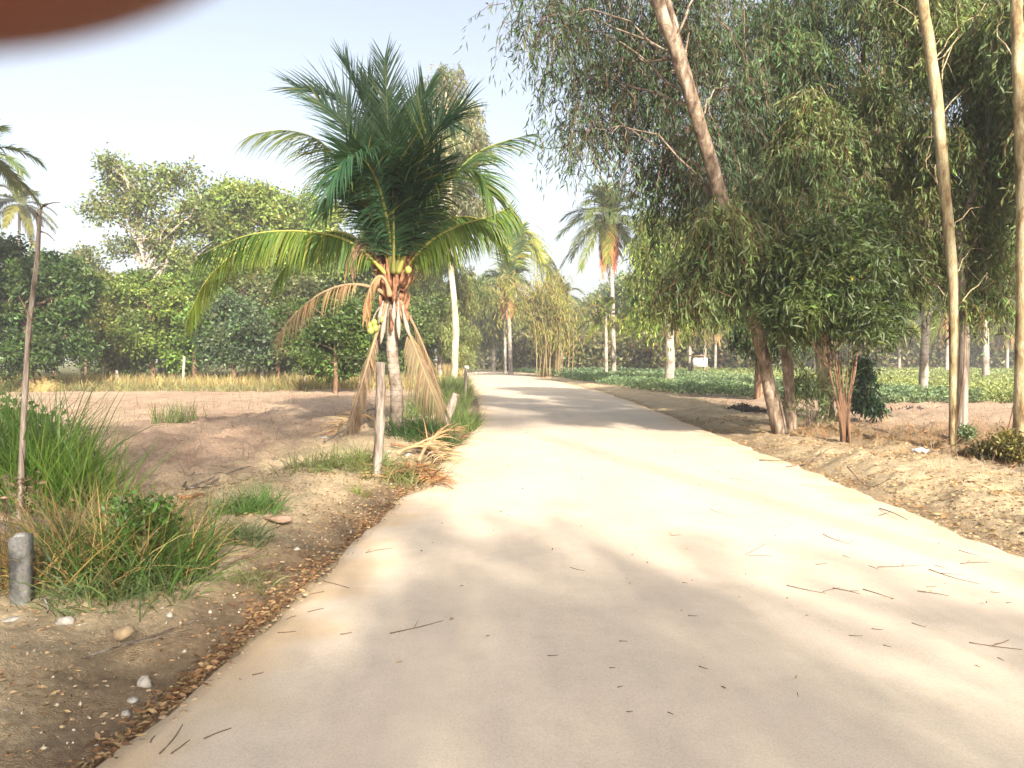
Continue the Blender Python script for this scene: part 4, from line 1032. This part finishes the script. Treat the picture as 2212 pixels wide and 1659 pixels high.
def rock_mesh(r, seed, flat=.7):
    rg = np.random.default_rng(seed); m, n = 12, 16
    th = np.linspace(0, np.pi, m); ph = np.linspace(0, 2 * np.pi, n, endpoint=False)
    T_, P_ = np.meshgrid(th, ph, indexing='ij')
    d = np.stack([np.sin(T_) * np.cos(P_), np.sin(T_) * np.sin(P_), np.cos(T_)], -1).reshape(-1, 3)
    k = np.ones(len(d))
    for _ in range(16):
        q = nrm(rg.normal(size=3)); c = .55 + .3 * rg.random(); s = d @ q
        k = np.where(s * k > c, c / np.maximum(s, .01), k)
    k += .05 * rg.normal(size=len(d)); k[:n] = k[0]; k[-n:] = k[-1]
    sc = np.array([1, .8 + .3 * rg.random(), flat]) * r
    V = d * k[:, None] * sc
    i = np.arange(m - 1)[:, None] * n; j = np.arange(n)[None]; kk = (j + 1) % n
    return V, np.stack([i + j, i + n + j, i + n + kk, i + kk], -1).reshape(-1, 4)
def stone(u, v, r, mat, label, name='stone', flat=.7, cat='stone', group=None, seed=None, rot=0, stretch=1):
    p = onground(u, v); r = r * .78; V, Fc = rock_mesh(r, seed or int(u + v), flat); V = V * np.array([stretch, 1, 1])
    o = mesh_np(name, V, Fc, np.ones((len(V), 3)) * .5, mat, origin=None, shade=False)
    o.location = (p[0], p[1], p[2] + r * flat * .2); o.rotation_euler = (0, 0, rot)
    return tag(o, label, cat, group)
stone(270, 1368, .075, M_STONE_T, 'round tan stone on the bank below the dry straw grass')
stone(607, 1122, .14, M_STONE_P, 'flat pinkish rock slab beside the small green tuft', flat=.35, stretch=1.3)
stone(142, 1345, .06, M_STONE_W, 'white stone left of the round tan one', stretch=1.4)
stone(28, 1338, .055, M_STONE_W, 'flat white piece of rubble in the left corner of the bank', flat=.3, stretch=1.8, rot=.5)
stone(312, 1482, .05, M_STONE_W, 'pale upright stone among litter at the slab edge', flat=1.2)
stone(285, 1515, .035, M_STONE_W, 'small white stone just below the upright pale one', flat=.6)
stone(272, 1545, .03, M_STONE_W, 'smallest white stone at the slab edge')
stone(385, 1212, .035, M_STONE_W, 'small white stone at the right foot of the dense tussock')
stone(366, 1330, .03, M_STONE_W, 'little white stone up the bank from the tan one')
stone(385, 1268, .04, M_STONE_T, 'pointed tan stone before the grass', flat=1.1)
stone(698, 948, .12, M_STONE_W, 'white stone on the plot left of the coconut palm', flat=.6, stretch=1.4)
stone(878, 985, .11, M_STONE_W, 'white stone in front of the palm foot', flat=.6)
stone(838, 978, .09, M_STONE_W, 'grey-white stone half sunk in grass behind the wooden post', flat=.6)
stone(362, 993, .05, M_STONE_W, 'lone white pebble out on the plot')
stone(8, 1540, .03, M_STONE_W, 'white pebble low on the left bank')
stone(640, 1188, .04, M_STONE_W, 'pale stone on the tan verge near the slab')
stone(1932, 965, .06, M_STONE_W, 'pale stone left of the white litter under the gums', flat=.5)
def gravel():
    a = Acc(); n = 1100
    y = 2.6 + 8 * rng.random(n) ** 1.3; x = edgeL(y) - .12 - rng.random(n) ** 1.2 * 2.0
    keep = fbm(x * 2, y * 2, 101) > .5; x, y = x[keep], y[keep]
    for q in range(len(x)):
        V, Fc = PEB[q % 6]; s = .005 + .011 * rng.random() ** 2
        th = rng.random() * 6.28; c_, s_ = math.cos(th), math.sin(th)
        V = (V @ np.array([[c_, -s_, 0], [s_, c_, 0], [0, 0, .7]])) * s + np.array([x[q], y[q], gz(x[q], y[q]) + .002])
        a.add(V, Fc, np.array([(.42, .35, .25), (.40, .29, .17), (.46, .40, .32), (.33, .24, .15)][rng.integers(4)]) * (.8 + .4 * rng.random()))
    tag(a.build('gravel', M_GRAVEL), 'pale gravel bits along the left bank', 'gravel', kind='stuff')
def small_ico(seed):
    bp_ = [(1, 0, 0), (-1, 0, 0), (0, 1, 0), (0, -1, 0), (0, 0, 1), (0, 0, -1)]
    V = np.array(bp_, float) * (.7 + .6 * np.random.default_rng(seed).random((6, 1)))
    Fc = np.array([(0, 2, 4), (2, 1, 4), (1, 3, 4), (3, 0, 4), (2, 0, 5), (1, 2, 5), (3, 1, 5), (0, 3, 5)]); return V, Fc
PEB = [small_ico(i) for i in range(6)]
m_, n_, b_ = newmat('gravel_bits'); n_.links.new(attr(n_), b_.inputs['Base Color']); b_.inputs['Roughness'].default_value = .9; M_GRAVEL = m_
gravel()

# clods of tan soil on the verges
def clods():
    a = Acc(); n = 2600
    left = rng.random(n) < .55
    y = 3 + 8 * rng.random(n) ** 1.2
    x = np.where(left, edgeL(y) + .08 - rng.random(n) ** 1.5 * 1.7, edgeR(y) - .1 + rng.random(n) ** 1.5 * 1.8)
    for q in range(n):
        V, Fc = CL[q % 5]; s = .006 + .014 * rng.random() ** 3
        a.add(V * s * np.array([1, 1, .6]) + np.array([x[q], y[q], gz(x[q], y[q])]), Fc, np.array((.34, .245, .145)) * (.75 + .5 * rng.random()))
    tag(a.build('soil_clods', M_GRAVEL), 'small clods of tan soil on both verges', 'soil', kind='stuff')
CL = [rock_mesh(1, 200 + i, .8) for i in range(5)]
clods()

# ------------------------------------------------------------------ posts, poles, sticks
def post(name, label, u, v, u2, v2, r, mat, square=False, cat='post', dtop=0, group=None, n=10, taper=.85, rough=.08):
    p = onground(u, v); top = W(u2, v2, p[1] + dtop); t = Acc()
    P = spline([p - np.array([0, 0, .15]), (p + top) / 2 + np.array([r * .3, 0, 0]), top], 12)
    tube(t, P, np.linspace(r, r * taper, 12), 5 if square else n, rough=rough, seed=int(u))
    o = t.build(name, mat, None, not square)
    me = o.data; me.transform(Matrix.Translation(Vector(-p))); o.location = p
    return tag(o, label, cat, group)
# concrete stump with broken top
p = onground(48, 1298)
t = empty('concrete_post', tuple(p), 'broken square grey concrete stump at the left edge of the view', 'post')
def boxcol(name, w, d, h, mat, parent, c, jag=.0, seed=1):
    rg = np.random.default_rng(seed); bm = []; m = 9; V = []
    for k in range(m):
        z = -.1 + (h + .1) * k / (m - 1)
        for (sx, sy) in [(-1, -1), (-.1, -1.03), (1, -1), (1.03, 0), (1, 1), (0, 1.02), (-1, 1), (-1.03, .1)]:
            V.append([c[0] + sx * w / 2 * (1 + .04 * rg.normal()), c[1] + sy * d / 2 * (1 + .04 * rg.normal()), c[2] + z + (jag * rg.normal() if k == m - 1 else 0)])
    V.append([c[0], c[1], c[2] + h + jag * 1.5]); V = np.array(V)
    Fc = [[k * 8 + j, k * 8 + (j + 1) % 8, k * 8 + 8 + (j + 1) % 8, k * 8 + 8 + j] for k in range(m - 1) for j in range(8)]
    Fc += [[(m - 1) * 8 + j, (m - 1) * 8 + (j + 1) % 8, m * 8, m * 8] for j in range(8)]
    return mesh_np(name, V, np.array(Fc), np.ones((len(V), 3)) * .5, mat, parent)
boxcol('shaft', .085, .075, .34, M_CONC, t, np.array(p), .015, 4)
V, Fc = rock_mesh(.07, 55, .55)
mesh_np('broken_top', V * np.array([.62, .6, .6]) + np.array(p) + np.array([.0, 0, .35]), Fc, np.ones((len(V), 3)) * .5, simple_mat('fresh_concrete', (.3, .29, .27), .9, 18), t)
post('wooden_post', 'split weathered wooden post in front of the coconut palm', 812, 1022, 822, 782, .058, M_POST, n=11, rough=.2)
post('wooden_post', 'round grey post leaning right by the dark grass', 952, 925, 985, 850, .09, M_POST, rough=.05)
post('wooden_stake', 'thin grey stake behind the leaning round post at the road edge', 1003, 880, 1006, 800, .045, M_POST, cat='stake')
p = onground(1006, 838)
t = post('marker_post', 'distant thin marker post with a white cap before the bend', 1006, 838, 1008, 796, .04, M_POST)
V, Fc = rock_mesh(.14, 9, .7); mesh_np('cap', V + np.array([W(1008, 796, p[1])[0] - p[0], 0, W(1008, 794, p[1])[2] - p[2]]), Fc, np.ones((len(V), 3)) * .5, M_BOX, t, origin=np.zeros(3))
# bare sapling pole at left
p = onground(42, 1125)
t = empty('dead_sapling', tuple(p), 'tall thin bare pole of a dead sapling at the left', 'pole')
a = Acc(); DP = p[1]
tube(a, spline([p - np.array([0, 0, .1]), W(48, 980, DP), W(62, 720, DP), W(80, 560, DP), W(86, 452, DP)], 24), np.linspace(.030, .017, 24), 8, rough=.08); a.build('stem', M_POST, t, True)
for (u, v, u2, v2) in [(87, 450, 130, 438), (87, 452, 105, 440), (88, 500, 118, 520), (70, 700, 40, 640), (84, 470, 76, 462)]:
    a = Acc(); A_, B_ = W(u, v, DP), W(u2, v2, DP - .1); tube(a, spline([A_, (A_ + B_) / 2 + np.array([0, 0, .02]), B_], 6), np.linspace(.008, .003, 6), 5); a.build('twig', M_TWIG, t, True)
post('bare_stick', 'short bare stick standing right beside the dead sapling', 32, 1120, 42, 1000, .014, M_POST, cat='stick')
# thin trunks in the left row
for (u, v, u2, v2, y, lab) in [(258, 850, 252, 800, 38, 'short white stake in the dry grass under the olive-brown bush'), (568, 838, 566, 800, 40, 'white stake in the dry grass near the blue-green shrub'),
                               (660, 838, 658, 795, 40, 'white-topped stake under the greyish shrub'), (395, 850, 398, 770, 38, 'slim pale stake before the leaf-green tree')]:
    b = np.array([W(u, v, y)[0], y, gz(W(u, v, y)[0], y)]); a = Acc(); tp = W(u2, v2, y)
    tube(a, spline([b, (b + tp) / 2, tp], 5) - b, np.full(5, .07), 7, rough=.1); o = a.build('wooden_stake', M_FARBARK, None, True); o.location = b; tag(o, lab, 'stake')

def stick(pts, r, name, label, cat='twig', group=None, mat=M_TWIG, forks=0, seed=0):
    pts = [np.asarray(q, float) for q in pts]; a = Acc(); rg = np.random.default_rng(seed)
    P = spline(pts, 8); tube(a, P, np.linspace(r, r * .45, 8), 5)
    for f in range(forks):
        j = rg.integers(2, 6); d = (P[-1] - P[0]); e = P[j] + np.array([d[0] * .25 - d[1] * .3 * rg.choice([-1, 1]), d[1] * .25 + d[0] * .3, 0]); e[2] = P[j][2]
        tube(a, np.linspace(P[j], e, 4), np.linspace(r * .6, r * .3, 4), 4)
    c = P.mean(0); V = np.vstack(a.V); o = mesh_np(name, V, np.vstack(a.F), np.vstack(a.C), mat, origin=c, shade=True)
    return tag(o, label, cat, group)
def road_twig(u, v, u2, v2, label='thin dry twig lying on the sandy road', group='thin twigs strewn over the road', r=.003, forks=0, bow=.06):
    A_, B_ = G(u, v), G(u2, v2)
    m = (A_ + B_) / 2 + np.array([-(B_ - A_)[1], (B_ - A_)[0], 0]) * bow
    pts = []
    for q in (A_, m, B_):
        q = q.copy(); q[2] = gz(q[0], q[1]) + r + .001; pts.append(q)
    stick(pts, r, 'twig', label, 'twig', group, forks=forks, seed=int(u))
s_ = 1464 / 2212 * 2212 / 2364; ox, oy = 900 * 2212 / 2364, 850 * 1659 / 1773
def z1(x, y): return ox + x * s_, oy + y * s_
for (a_, b_, c_, d_) in [(0, 943, 185, 900), (630, 713, 680, 725), (1040, 887, 1072, 888), (800, 976, 828, 977), (765, 1071, 787, 1072), (1078, 1067, 1110, 1078), (550, 1027, 588, 1025), (795, 1141, 812, 1137), (825, 1229, 848, 1227),
                         (970, 1231, 990, 1240), (1120, 505, 1165, 522), (1510, 592, 1605, 628), (1240, 668, 1310, 628), (1250, 672, 1330, 672), (1485, 702, 1528, 696), (1385, 778, 1520, 806), (1510, 800, 1570, 785), (1545, 787, 1640, 808),
                         (1650, 790, 1760, 825), (1700, 710, 1850, 702), (1670, 705, 1705, 720), (1880, 716, 2058, 768), (1990, 695, 2090, 688), (2020, 980, 2205, 1004), (2110, 985, 2160, 968), (1600, 956, 1650, 958), (1680, 932, 1720, 936),
                         (1840, 795, 1950, 812), (1870, 780, 1908, 776), (2120, 1033, 2143, 1045), (1185, 393, 1250, 403), (1900, 700, 1945, 712), (1580, 668, 1605, 678), (1820, 910, 1870, 925), (2095, 795, 2130, 798), (1985, 645, 2060, 665),
                         (980, 600, 1015, 598), (1020, 768, 1040, 770), (1720, 990, 1750, 998), (2150, 835, 2170, 832), (1450, 885, 1460, 884)]:
    u, v = z1(a_, b_); u2, v2 = z1(c_, d_)
    road_twig(u, v, u2, v2, bow=random.uniform(-.08, .08), forks=1 if abs(c_ - a_) > 90 else 0, r=.003 if abs(c_ - a_) > 90 else .0022)
for (u, v, u2, v2) in [(345, 1640, 395, 1575), (325, 1615, 335, 1600), (440, 1608, 500, 1585), (545, 1468, 570, 1462), (700, 1262, 755, 1278), (670, 1290, 700, 1285), (790, 1200, 850, 1190), (665, 1330, 700, 1322), (600, 1375, 640, 1372), (620, 1345, 640, 1338), (735, 1380, 760, 1376), (370, 1640, 410, 1610)]:
    road_twig(u, v, u2, v2, label='dark twig near the left edge of the slab', group='twigs along the left edge of the slab', bow=random.uniform(-.1, .1))
# sticks on the verges
def verge_stick(u, v, u2, v2, r, label, mat=M_TWIG, lift=.03, cat='branch', forks=1, name='fallen_branch'):
    A_, B_ = onground(u, v), onground(u2, v2); m = (A_ + B_) / 2; m[2] = gz(m[0], m[1]) + lift
    A_[2] += .01; B_[2] += lift
    stick([A_, m, B_], r, name, label, cat, mat=mat, forks=forks, seed=int(v))
verge_stick(372, 1070, 480, 1030, .022, 'long grey dead branch lying behind the small green tuft', M_POST)
verge_stick(395, 1052, 425, 1025, .015, 'short crossed stick on the long dead branch', M_POST, .06)
verge_stick(430, 1062, 540, 1020, .016, 'curved grey branch reaching toward the plot middle', M_POST, .08)
verge_stick(380, 1078, 440, 1072, .03, 'thick rusty brown branch piece beside the small tuft', M_FIBRE)
verge_stick(180, 1425, 430, 1345, .006, 'thin straw stick lying across the bank by the tan stone', M_POST, .02)
verge_stick(1700, 1010, 1790, 975, .012, 'curved stick on the tan right verge', M_TWIG, .04)
verge_stick(1640, 995, 1760, 1000, .008, 'dry twig among litter at the right road edge', M_TWIG)
verge_stick(1830, 1010, 1930, 1035, .008, 'dark twig on the right verge below the litter heap', M_TWIG)
verge_stick(1900, 1100, 1960, 1130, .006, 'small twig in the leaf strip of the right road edge', M_TWIG)
verge_stick(480, 1230, 560, 1200, .006, 'thin twig resting on the left bank', M_TWIG)
verge_stick(90, 1300, 105, 1338, .008, 'white curved root piece beside the concrete stump', M_STONE_W, .05, 'root', 0, 'root_piece')
verge_stick(735, 945, 830, 905, .03, 'grey dead frond stalk slanting at the palm foot', M_POST, .25, 'stalk', 0, 'frond_stalk')
verge_stick(700, 955, 790, 925, .018, 'second thinner frond stalk lying left of the palm foot', M_POST, .15, 'stalk', 0, 'frond_stalk')
verge_stick(845, 960, 960, 990, .02, 'brown frond stalk lying from the palm foot to the road', M_FIBRE, .08, 'stalk', 0, 'frond_stalk')

def fallen_frond(pts, label, col, L, n=46, lift=.12):
    q = [onground(*p_) for p_ in pts]
    for i, z in enumerate((.04, lift, lift, .05)): q[i] = q[i] + np.array([0, 0, z])
    t = empty('fallen_frond', tuple(q[0]), label, 'palm frond', 'dead palm fronds on the ground by the palm')
    t['group'] = 'dead palm fronds on the ground by the palm'
    C_ = bez(q, 30); tt = np.linspace(.2, 1, n); cen = np.stack([np.interp(tt, np.linspace(0, 1, 30), C_[:, k]) for k in range(3)], -1)
    T = nrm(np.gradient(cen, axis=0)); Sd = nrm(np.cross(T, np.array([0, 0, 1.])))
    a = Acc()
    for sg in (1, -1):
        d = T * .8 + sg * Sd * .45 + np.array([0, 0, .25]) + rng.normal(size=(n, 3)) * .18
        blade_strips(a, cen, d, L * (.6 + .6 * rng.random(n)), .022, vary(col, n, .2, .08), droop=.7, seg=3)
    a.build('leaflets', M_DRY, t)
    a = Acc(); tube(a, C_, np.linspace(.028, .008, 30), 6, (.36, .26, .18)); a.build('midrib', M_DRY, t, True)
fallen_frond([(905, 1000), (930, 975), (950, 960), (985, 935)], 'orange-brown fallen frond fanning upward at the road edge', (.31, .20, .125), .55, lift=.25)
fallen_frond([(930, 1005), (900, 1025), (870, 1030), (835, 1040)], 'reddish fallen frond lying flat below the wooden post', (.25, .16, .105), .5, lift=.08)
fallen_frond([(880, 1000), (910, 1030), (925, 1040), (945, 1050)], 'dark fallen frond tip touching the slab', (.26, .14, .09), .4, lift=.06)
fallen_frond([(860, 985), (900, 975), (930, 985), (960, 1000)], 'greyish fallen frond behind the orange one', (.33, .25, .18), .5, lift=.15)
fallen_frond([(820, 905), (770, 925), (745, 935), (720, 945)], 'grey-brown fallen frond left of the palm foot', (.33, .24, .17), .7, lift=.3)

# white litter, ash heap, hut, planks
p = onground(1985, 980); a = Acc()
V, Fc = rock_mesh(.11, 31, .38); V = V * np.array([1.35, .8, 1]); V[:, 2] += .012 * np.sin(V[:, 0] * 60)
o = mesh_np('litter_bag', V, Fc, np.ones((len(V), 3)) * .5, M_PLASTIC, shade=True); o.location = (p[0], p[1], p[2] + .045); tag(o, 'crumpled white plastic bag lying under the gum trees', 'litter')
def mound(u, v, r, hh, mat, label, name, cat, n=500, col=(.05, .04, .035)):
    p = onground(u, v); t = Acc(); m = 26
    xs = np.linspace(-1, 1, m); X_, Y_ = np.meshgrid(xs, xs); rr = np.sqrt(X_ ** 2 + Y_ ** 2)
    Z_ = hh * np.clip(1 - rr ** 1.5, -.15, 1) * (.6 + .8 * fbm(X_ * 3 + 5, Y_ * 3, 7)) - .03
    V = np.stack([X_ * r, Y_ * r * .7, Z_], -1).reshape(-1, 3); ii = (np.arange(m - 1)[:, None] * m + np.arange(m - 1)[None]).ravel()
    t.add(V, np.stack([ii, ii + 1, ii + m + 1, ii + m], -1), np.array(col))
    k = rng.integers(0, len(V), n)
    leaves(t, V[k], rng.normal(size=(n, 3)) + np.array([0, 0, .3]), .12, .035, vary(col, n, .4), .2)
    o = t.build(name, mat); o.location = p; tag(o, label, cat)
mound(1605, 888, .62, .17, M_ASH, 'dark heap of burnt leaves behind the leaning gum', 'leaf_heap', 'heap')
mound(1975, 888, .5, .12, M_ASH, 'small dark leaf heap left of the scorched palm foot', 'leaf_heap', 'heap', 200, (.12, .09, .07))
mound(2150, 995, .8, .18, M_DRY, 'brown leaf heap at the foot of the orange-tinted trunk', 'leaf_heap', 'heap', 900, (.2, .12, .06))
mound(95, 845, 1.3, .6, M_DRY, 'straw-coloured heap of dry vines before the dark thicket', 'vine_heap', 'heap', 1500, (.27, .21, .11))
y = 64; b = np.array([W(1510, 800, y)[0], y, 0.])
t = empty('field_hut', tuple(b), 'tiny white hut on legs beyond the field', 'hut')
def box(acc, c, s):
    V = np.array([[x_, y_, z_] for x_ in (-.5, .5) for y_ in (-.5, .5) for z_ in (-.5, .5)]) * s + c
    acc.add(V, np.array([(0, 1, 3, 2), (4, 6, 7, 5), (0, 4, 5, 1), (2, 3, 7, 6), (0, 2, 6, 4), (1, 5, 7, 3)]))
a = Acc(); box(a, b + np.array([0, 0, 1.15]), np.array([1.15, 1, .75])); a.build('body', M_BOX, t)
a = Acc(); box(a, b + np.array([0, 0, 1.7]), np.array([1.4, 1.3, .1])); a.build('roof', M_BROWNBARK, t)
for sx in (-.5, .5):
    for sy in (-.42, .42):
        a = Acc(); box(a, b + np.array([sx, sy, .85 if False else .38]), np.array([.08, .08, .80])); a.build('leg', M_BROWNBARK, t)
y = 72; b = np.array([W(1055, 800, y)[0], y, .0]); a = Acc(); box(a, np.array([0, 0, .12]), np.array([2.6, .5, .22])); o = a.build('concrete_block', simple_mat('pale_concrete', (.55, .45, .36)))
o.location = (b[0], b[1], 0); md = o.modifiers.new('bevel', 'BEVEL'); md.width = .04; tag(o, 'long pale concrete block lying beside the palms at the bend', 'block')

# thin saplings on the right verge
for (u, v, u2, v2, y, r, lab) in [(2165, 940, 2200, 790, 12.5, .013, 'thin dark sapling slanting between the grey trunk and the right edge'), (2062, 860, 2088, 650, 12.4, .016, 'thin twisted vine stem climbing the pale gum')]:
    b = W(u, v, y); b[2] = gz(b[0], y); e = W(u2, v2, y); P = spline([b, (b + e) / 2 + np.array([.05, 0, 0]), e], 10); a = Acc(); tube(a, P - b, np.linspace(r, r * .5, 10), 6)
    n = 24; q = P[rng.integers(4, 10, n)] - b + rng.normal(size=(n, 3)) * .03
    o = a.build('sapling', M_REDSTEM, None, True); o.location = b; tag(o, lab, 'sapling')

# ------------------------------------------------------------------ gum trees behind the viewer whose shade falls on the road
def shade_tree(label, spots, tspan, trunk, n, col=(.06, .09, .045), group='gum trees behind the viewer'):
    bl = []
    for (x, y, z, r) in spots:
        t_ = tspan * (.9 + .2 * rng.random()); c = np.array([x, y, z]) + S * t_
        bl.append((c, (r, r, r * .8)))
    top = np.mean([b[0] for b in bl], 0); tb = np.array([trunk[0], trunk[1], 0.])
    make_tree('gum_tree', label, 'gum tree', [([tb, tb * .5 + top * .5 + np.array([0, 0, -.5]), top + np.array([0, 0, 1.5])], [.08, .07, .04])], bl,
              lambda a: crown_gum(a, bl, n, 12, .2, .045, col, .6), M_GUMBARK, M_EUC, .022, group=group)
shade_tree('spreading gum tree just behind the viewer to the right', [(-1.5, 4, 0, 1.8), (1, 4.3, 0, 1.7), (-3.5, 5.5, 0, 1.5), (.3, 2.5, 0, 1.8), (3.2, 3.2, 0, 1.3), (-5.5, 5, 0, 1.6), (-.85, 2.7, 0, 1.4), (-1, 6.5, 0, 1.1), (3, 1, 0, 1.5)], 19, (3.2, -12.5), 1450)
shade_tree('tall gum tree behind the viewer shading the left plot', [(-5.5, 11.5, 0, 1.5), (-7.5, 14, 0, 1.8), (-4.5, 15, 0, 1.6), (-9, 11, 0, 1.5), (-6, 17.5, 0, 1.5), (-2.2, 12, 1, 1.1), (-7, 8.5, 0, 1.2), (-3.0, 9, 0, .9)], 32, (3, -18), 1150)
shade_tree('taller gum tree behind the viewer shading the coconut palm', [(-2.5, 15, 5, 1.3), (-2.2, 15, 7, 1.2), (-1.6, 15, 3.6, .9), (-3.3, 15, 6, .9), (0.2, 19, 0, 1.3), (2, 20.5, 0, 1.5), (3.8, 20, 0, 1.2)], 44, (12, -22), 1500)

# ------------------------------------------------------------------ the viewer's own hand, a fingertip in front of the lens corner
def hand():
    m, n, b = newmat('skin')
    t_ = noise(n, 600, 4, .6, objc(n)); n.links.new(ramp(n, t_.outputs[0], [(.3, (.11, .026, .012)), (.7, (.16, .042, .02))]), b.inputs['Base Color'])
    b.inputs['Subsurface Weight'].default_value = .25; b.inputs['Subsurface Radius'].default_value = (.006, .002, .001); b.inputs['Roughness'].default_value = .5
    bump(n, b, t_.outputs[0], .2, .0002)
    c0 = np.array([0, 0, H])
    # finger axis passes above and left of the frame corner; tip reaches in at the top left
    def q(x, y, z): return tuple(c0 + np.array([x, y, z]) * .001)
    verts = []; rad = []; edges = []
    def chain(pts, parent=None):
        i0 = len(verts)
        for i, (p_, r_) in enumerate(pts):
            verts.append(q(*p_)); rad.append(r_ * .001)
            if i == 0 and parent is not None: edges.append((parent, i0))
            if i: edges.append((i0 + i - 1, i0 + i))
        return i0
    chain([((-62, -70, -40), 24), ((-60, -52, -10), 26), ((-58, -40, 12), 25)])       # wrist, palm
    chain([((-46, -26, 26), 10.5), ((-42, -8, 32), 9.8), ((-36, 9, 28), 9.6), ((-31, 18, 19.6), 9.2), ((-20.5, 21.5, 16.2), 9.0), ((-12.5, 22, 17.3), 8.4), ((-7, 22, 19.4), 6.2)], 2)   # index
    chain([((-60, -22, 34), 10.5), ((-60, 0, 44), 9.5), ((-62, 20, 40), 9), ((-62, 30, 28), 8), ((-60, 30, 16), 7)], 2)
    chain([((-72, -24, 28), 10), ((-76, -4, 36), 9), ((-80, 14, 32), 8.5), ((-80, 22, 20), 7.5), ((-78, 22, 10), 6.5)], 2)
    chain([((-82, -30, 18), 8.5), ((-90, -14, 24), 8), ((-94, 0, 22), 7.2), ((-94, 8, 12), 6.5), ((-92, 8, 4), 5.5)], 2)
    chain([((-40, -50, -8), 11), ((-24, -40, -20), 10), ((-8, -34, -30), 9.5), ((8, -32, -36), 8)], 1)
    me = bpy.data.meshes.new('hand'); me.from_pydata(verts, edges, []); o = bpy.data.objects.new('hand', me); COL.objects.link(o)
    sk = o.modifiers.new('skin', 'SKIN'); sk.use_smooth_shade = True
    for v_, r_ in zip(me.skin_vertices[0].data, rad): v_.radius = (r_, r_)
    me.skin_vertices[0].data[1].use_root = True
    sb = o.modifiers.new('sub', 'SUBSURF'); sb.levels = 2; sb.render_levels = 3
    me.materials.append(m)
    tag(o, 'blurred reddish-brown fingertip covering the top left corner of the view', 'hand')
hand()

# ------------------------------------------------------------------ afternoon haze
def haze():
    m = bpy.data.materials.new('haze_air'); m.use_nodes = True; n = m.node_tree; n.nodes.clear()
    v = n.nodes.new('ShaderNodeVolumePrincipled'); v.inputs['Color'].default_value = (.93, .95, 1, 1); v.inputs['Density'].default_value = .0012; v.inputs['Anisotropy'].default_value = 0.0
    o = n.nodes.new('ShaderNodeOutputMaterial'); n.links.new(v.outputs[0], o.inputs['Volume'])
    a = Acc(); box(a, np.array([0, 600, 14.]), np.array([1780, 1770, 32.])); tag(a.build('haze', m), 'thin pale afternoon haze', 'haze', kind='stuff')
haze()
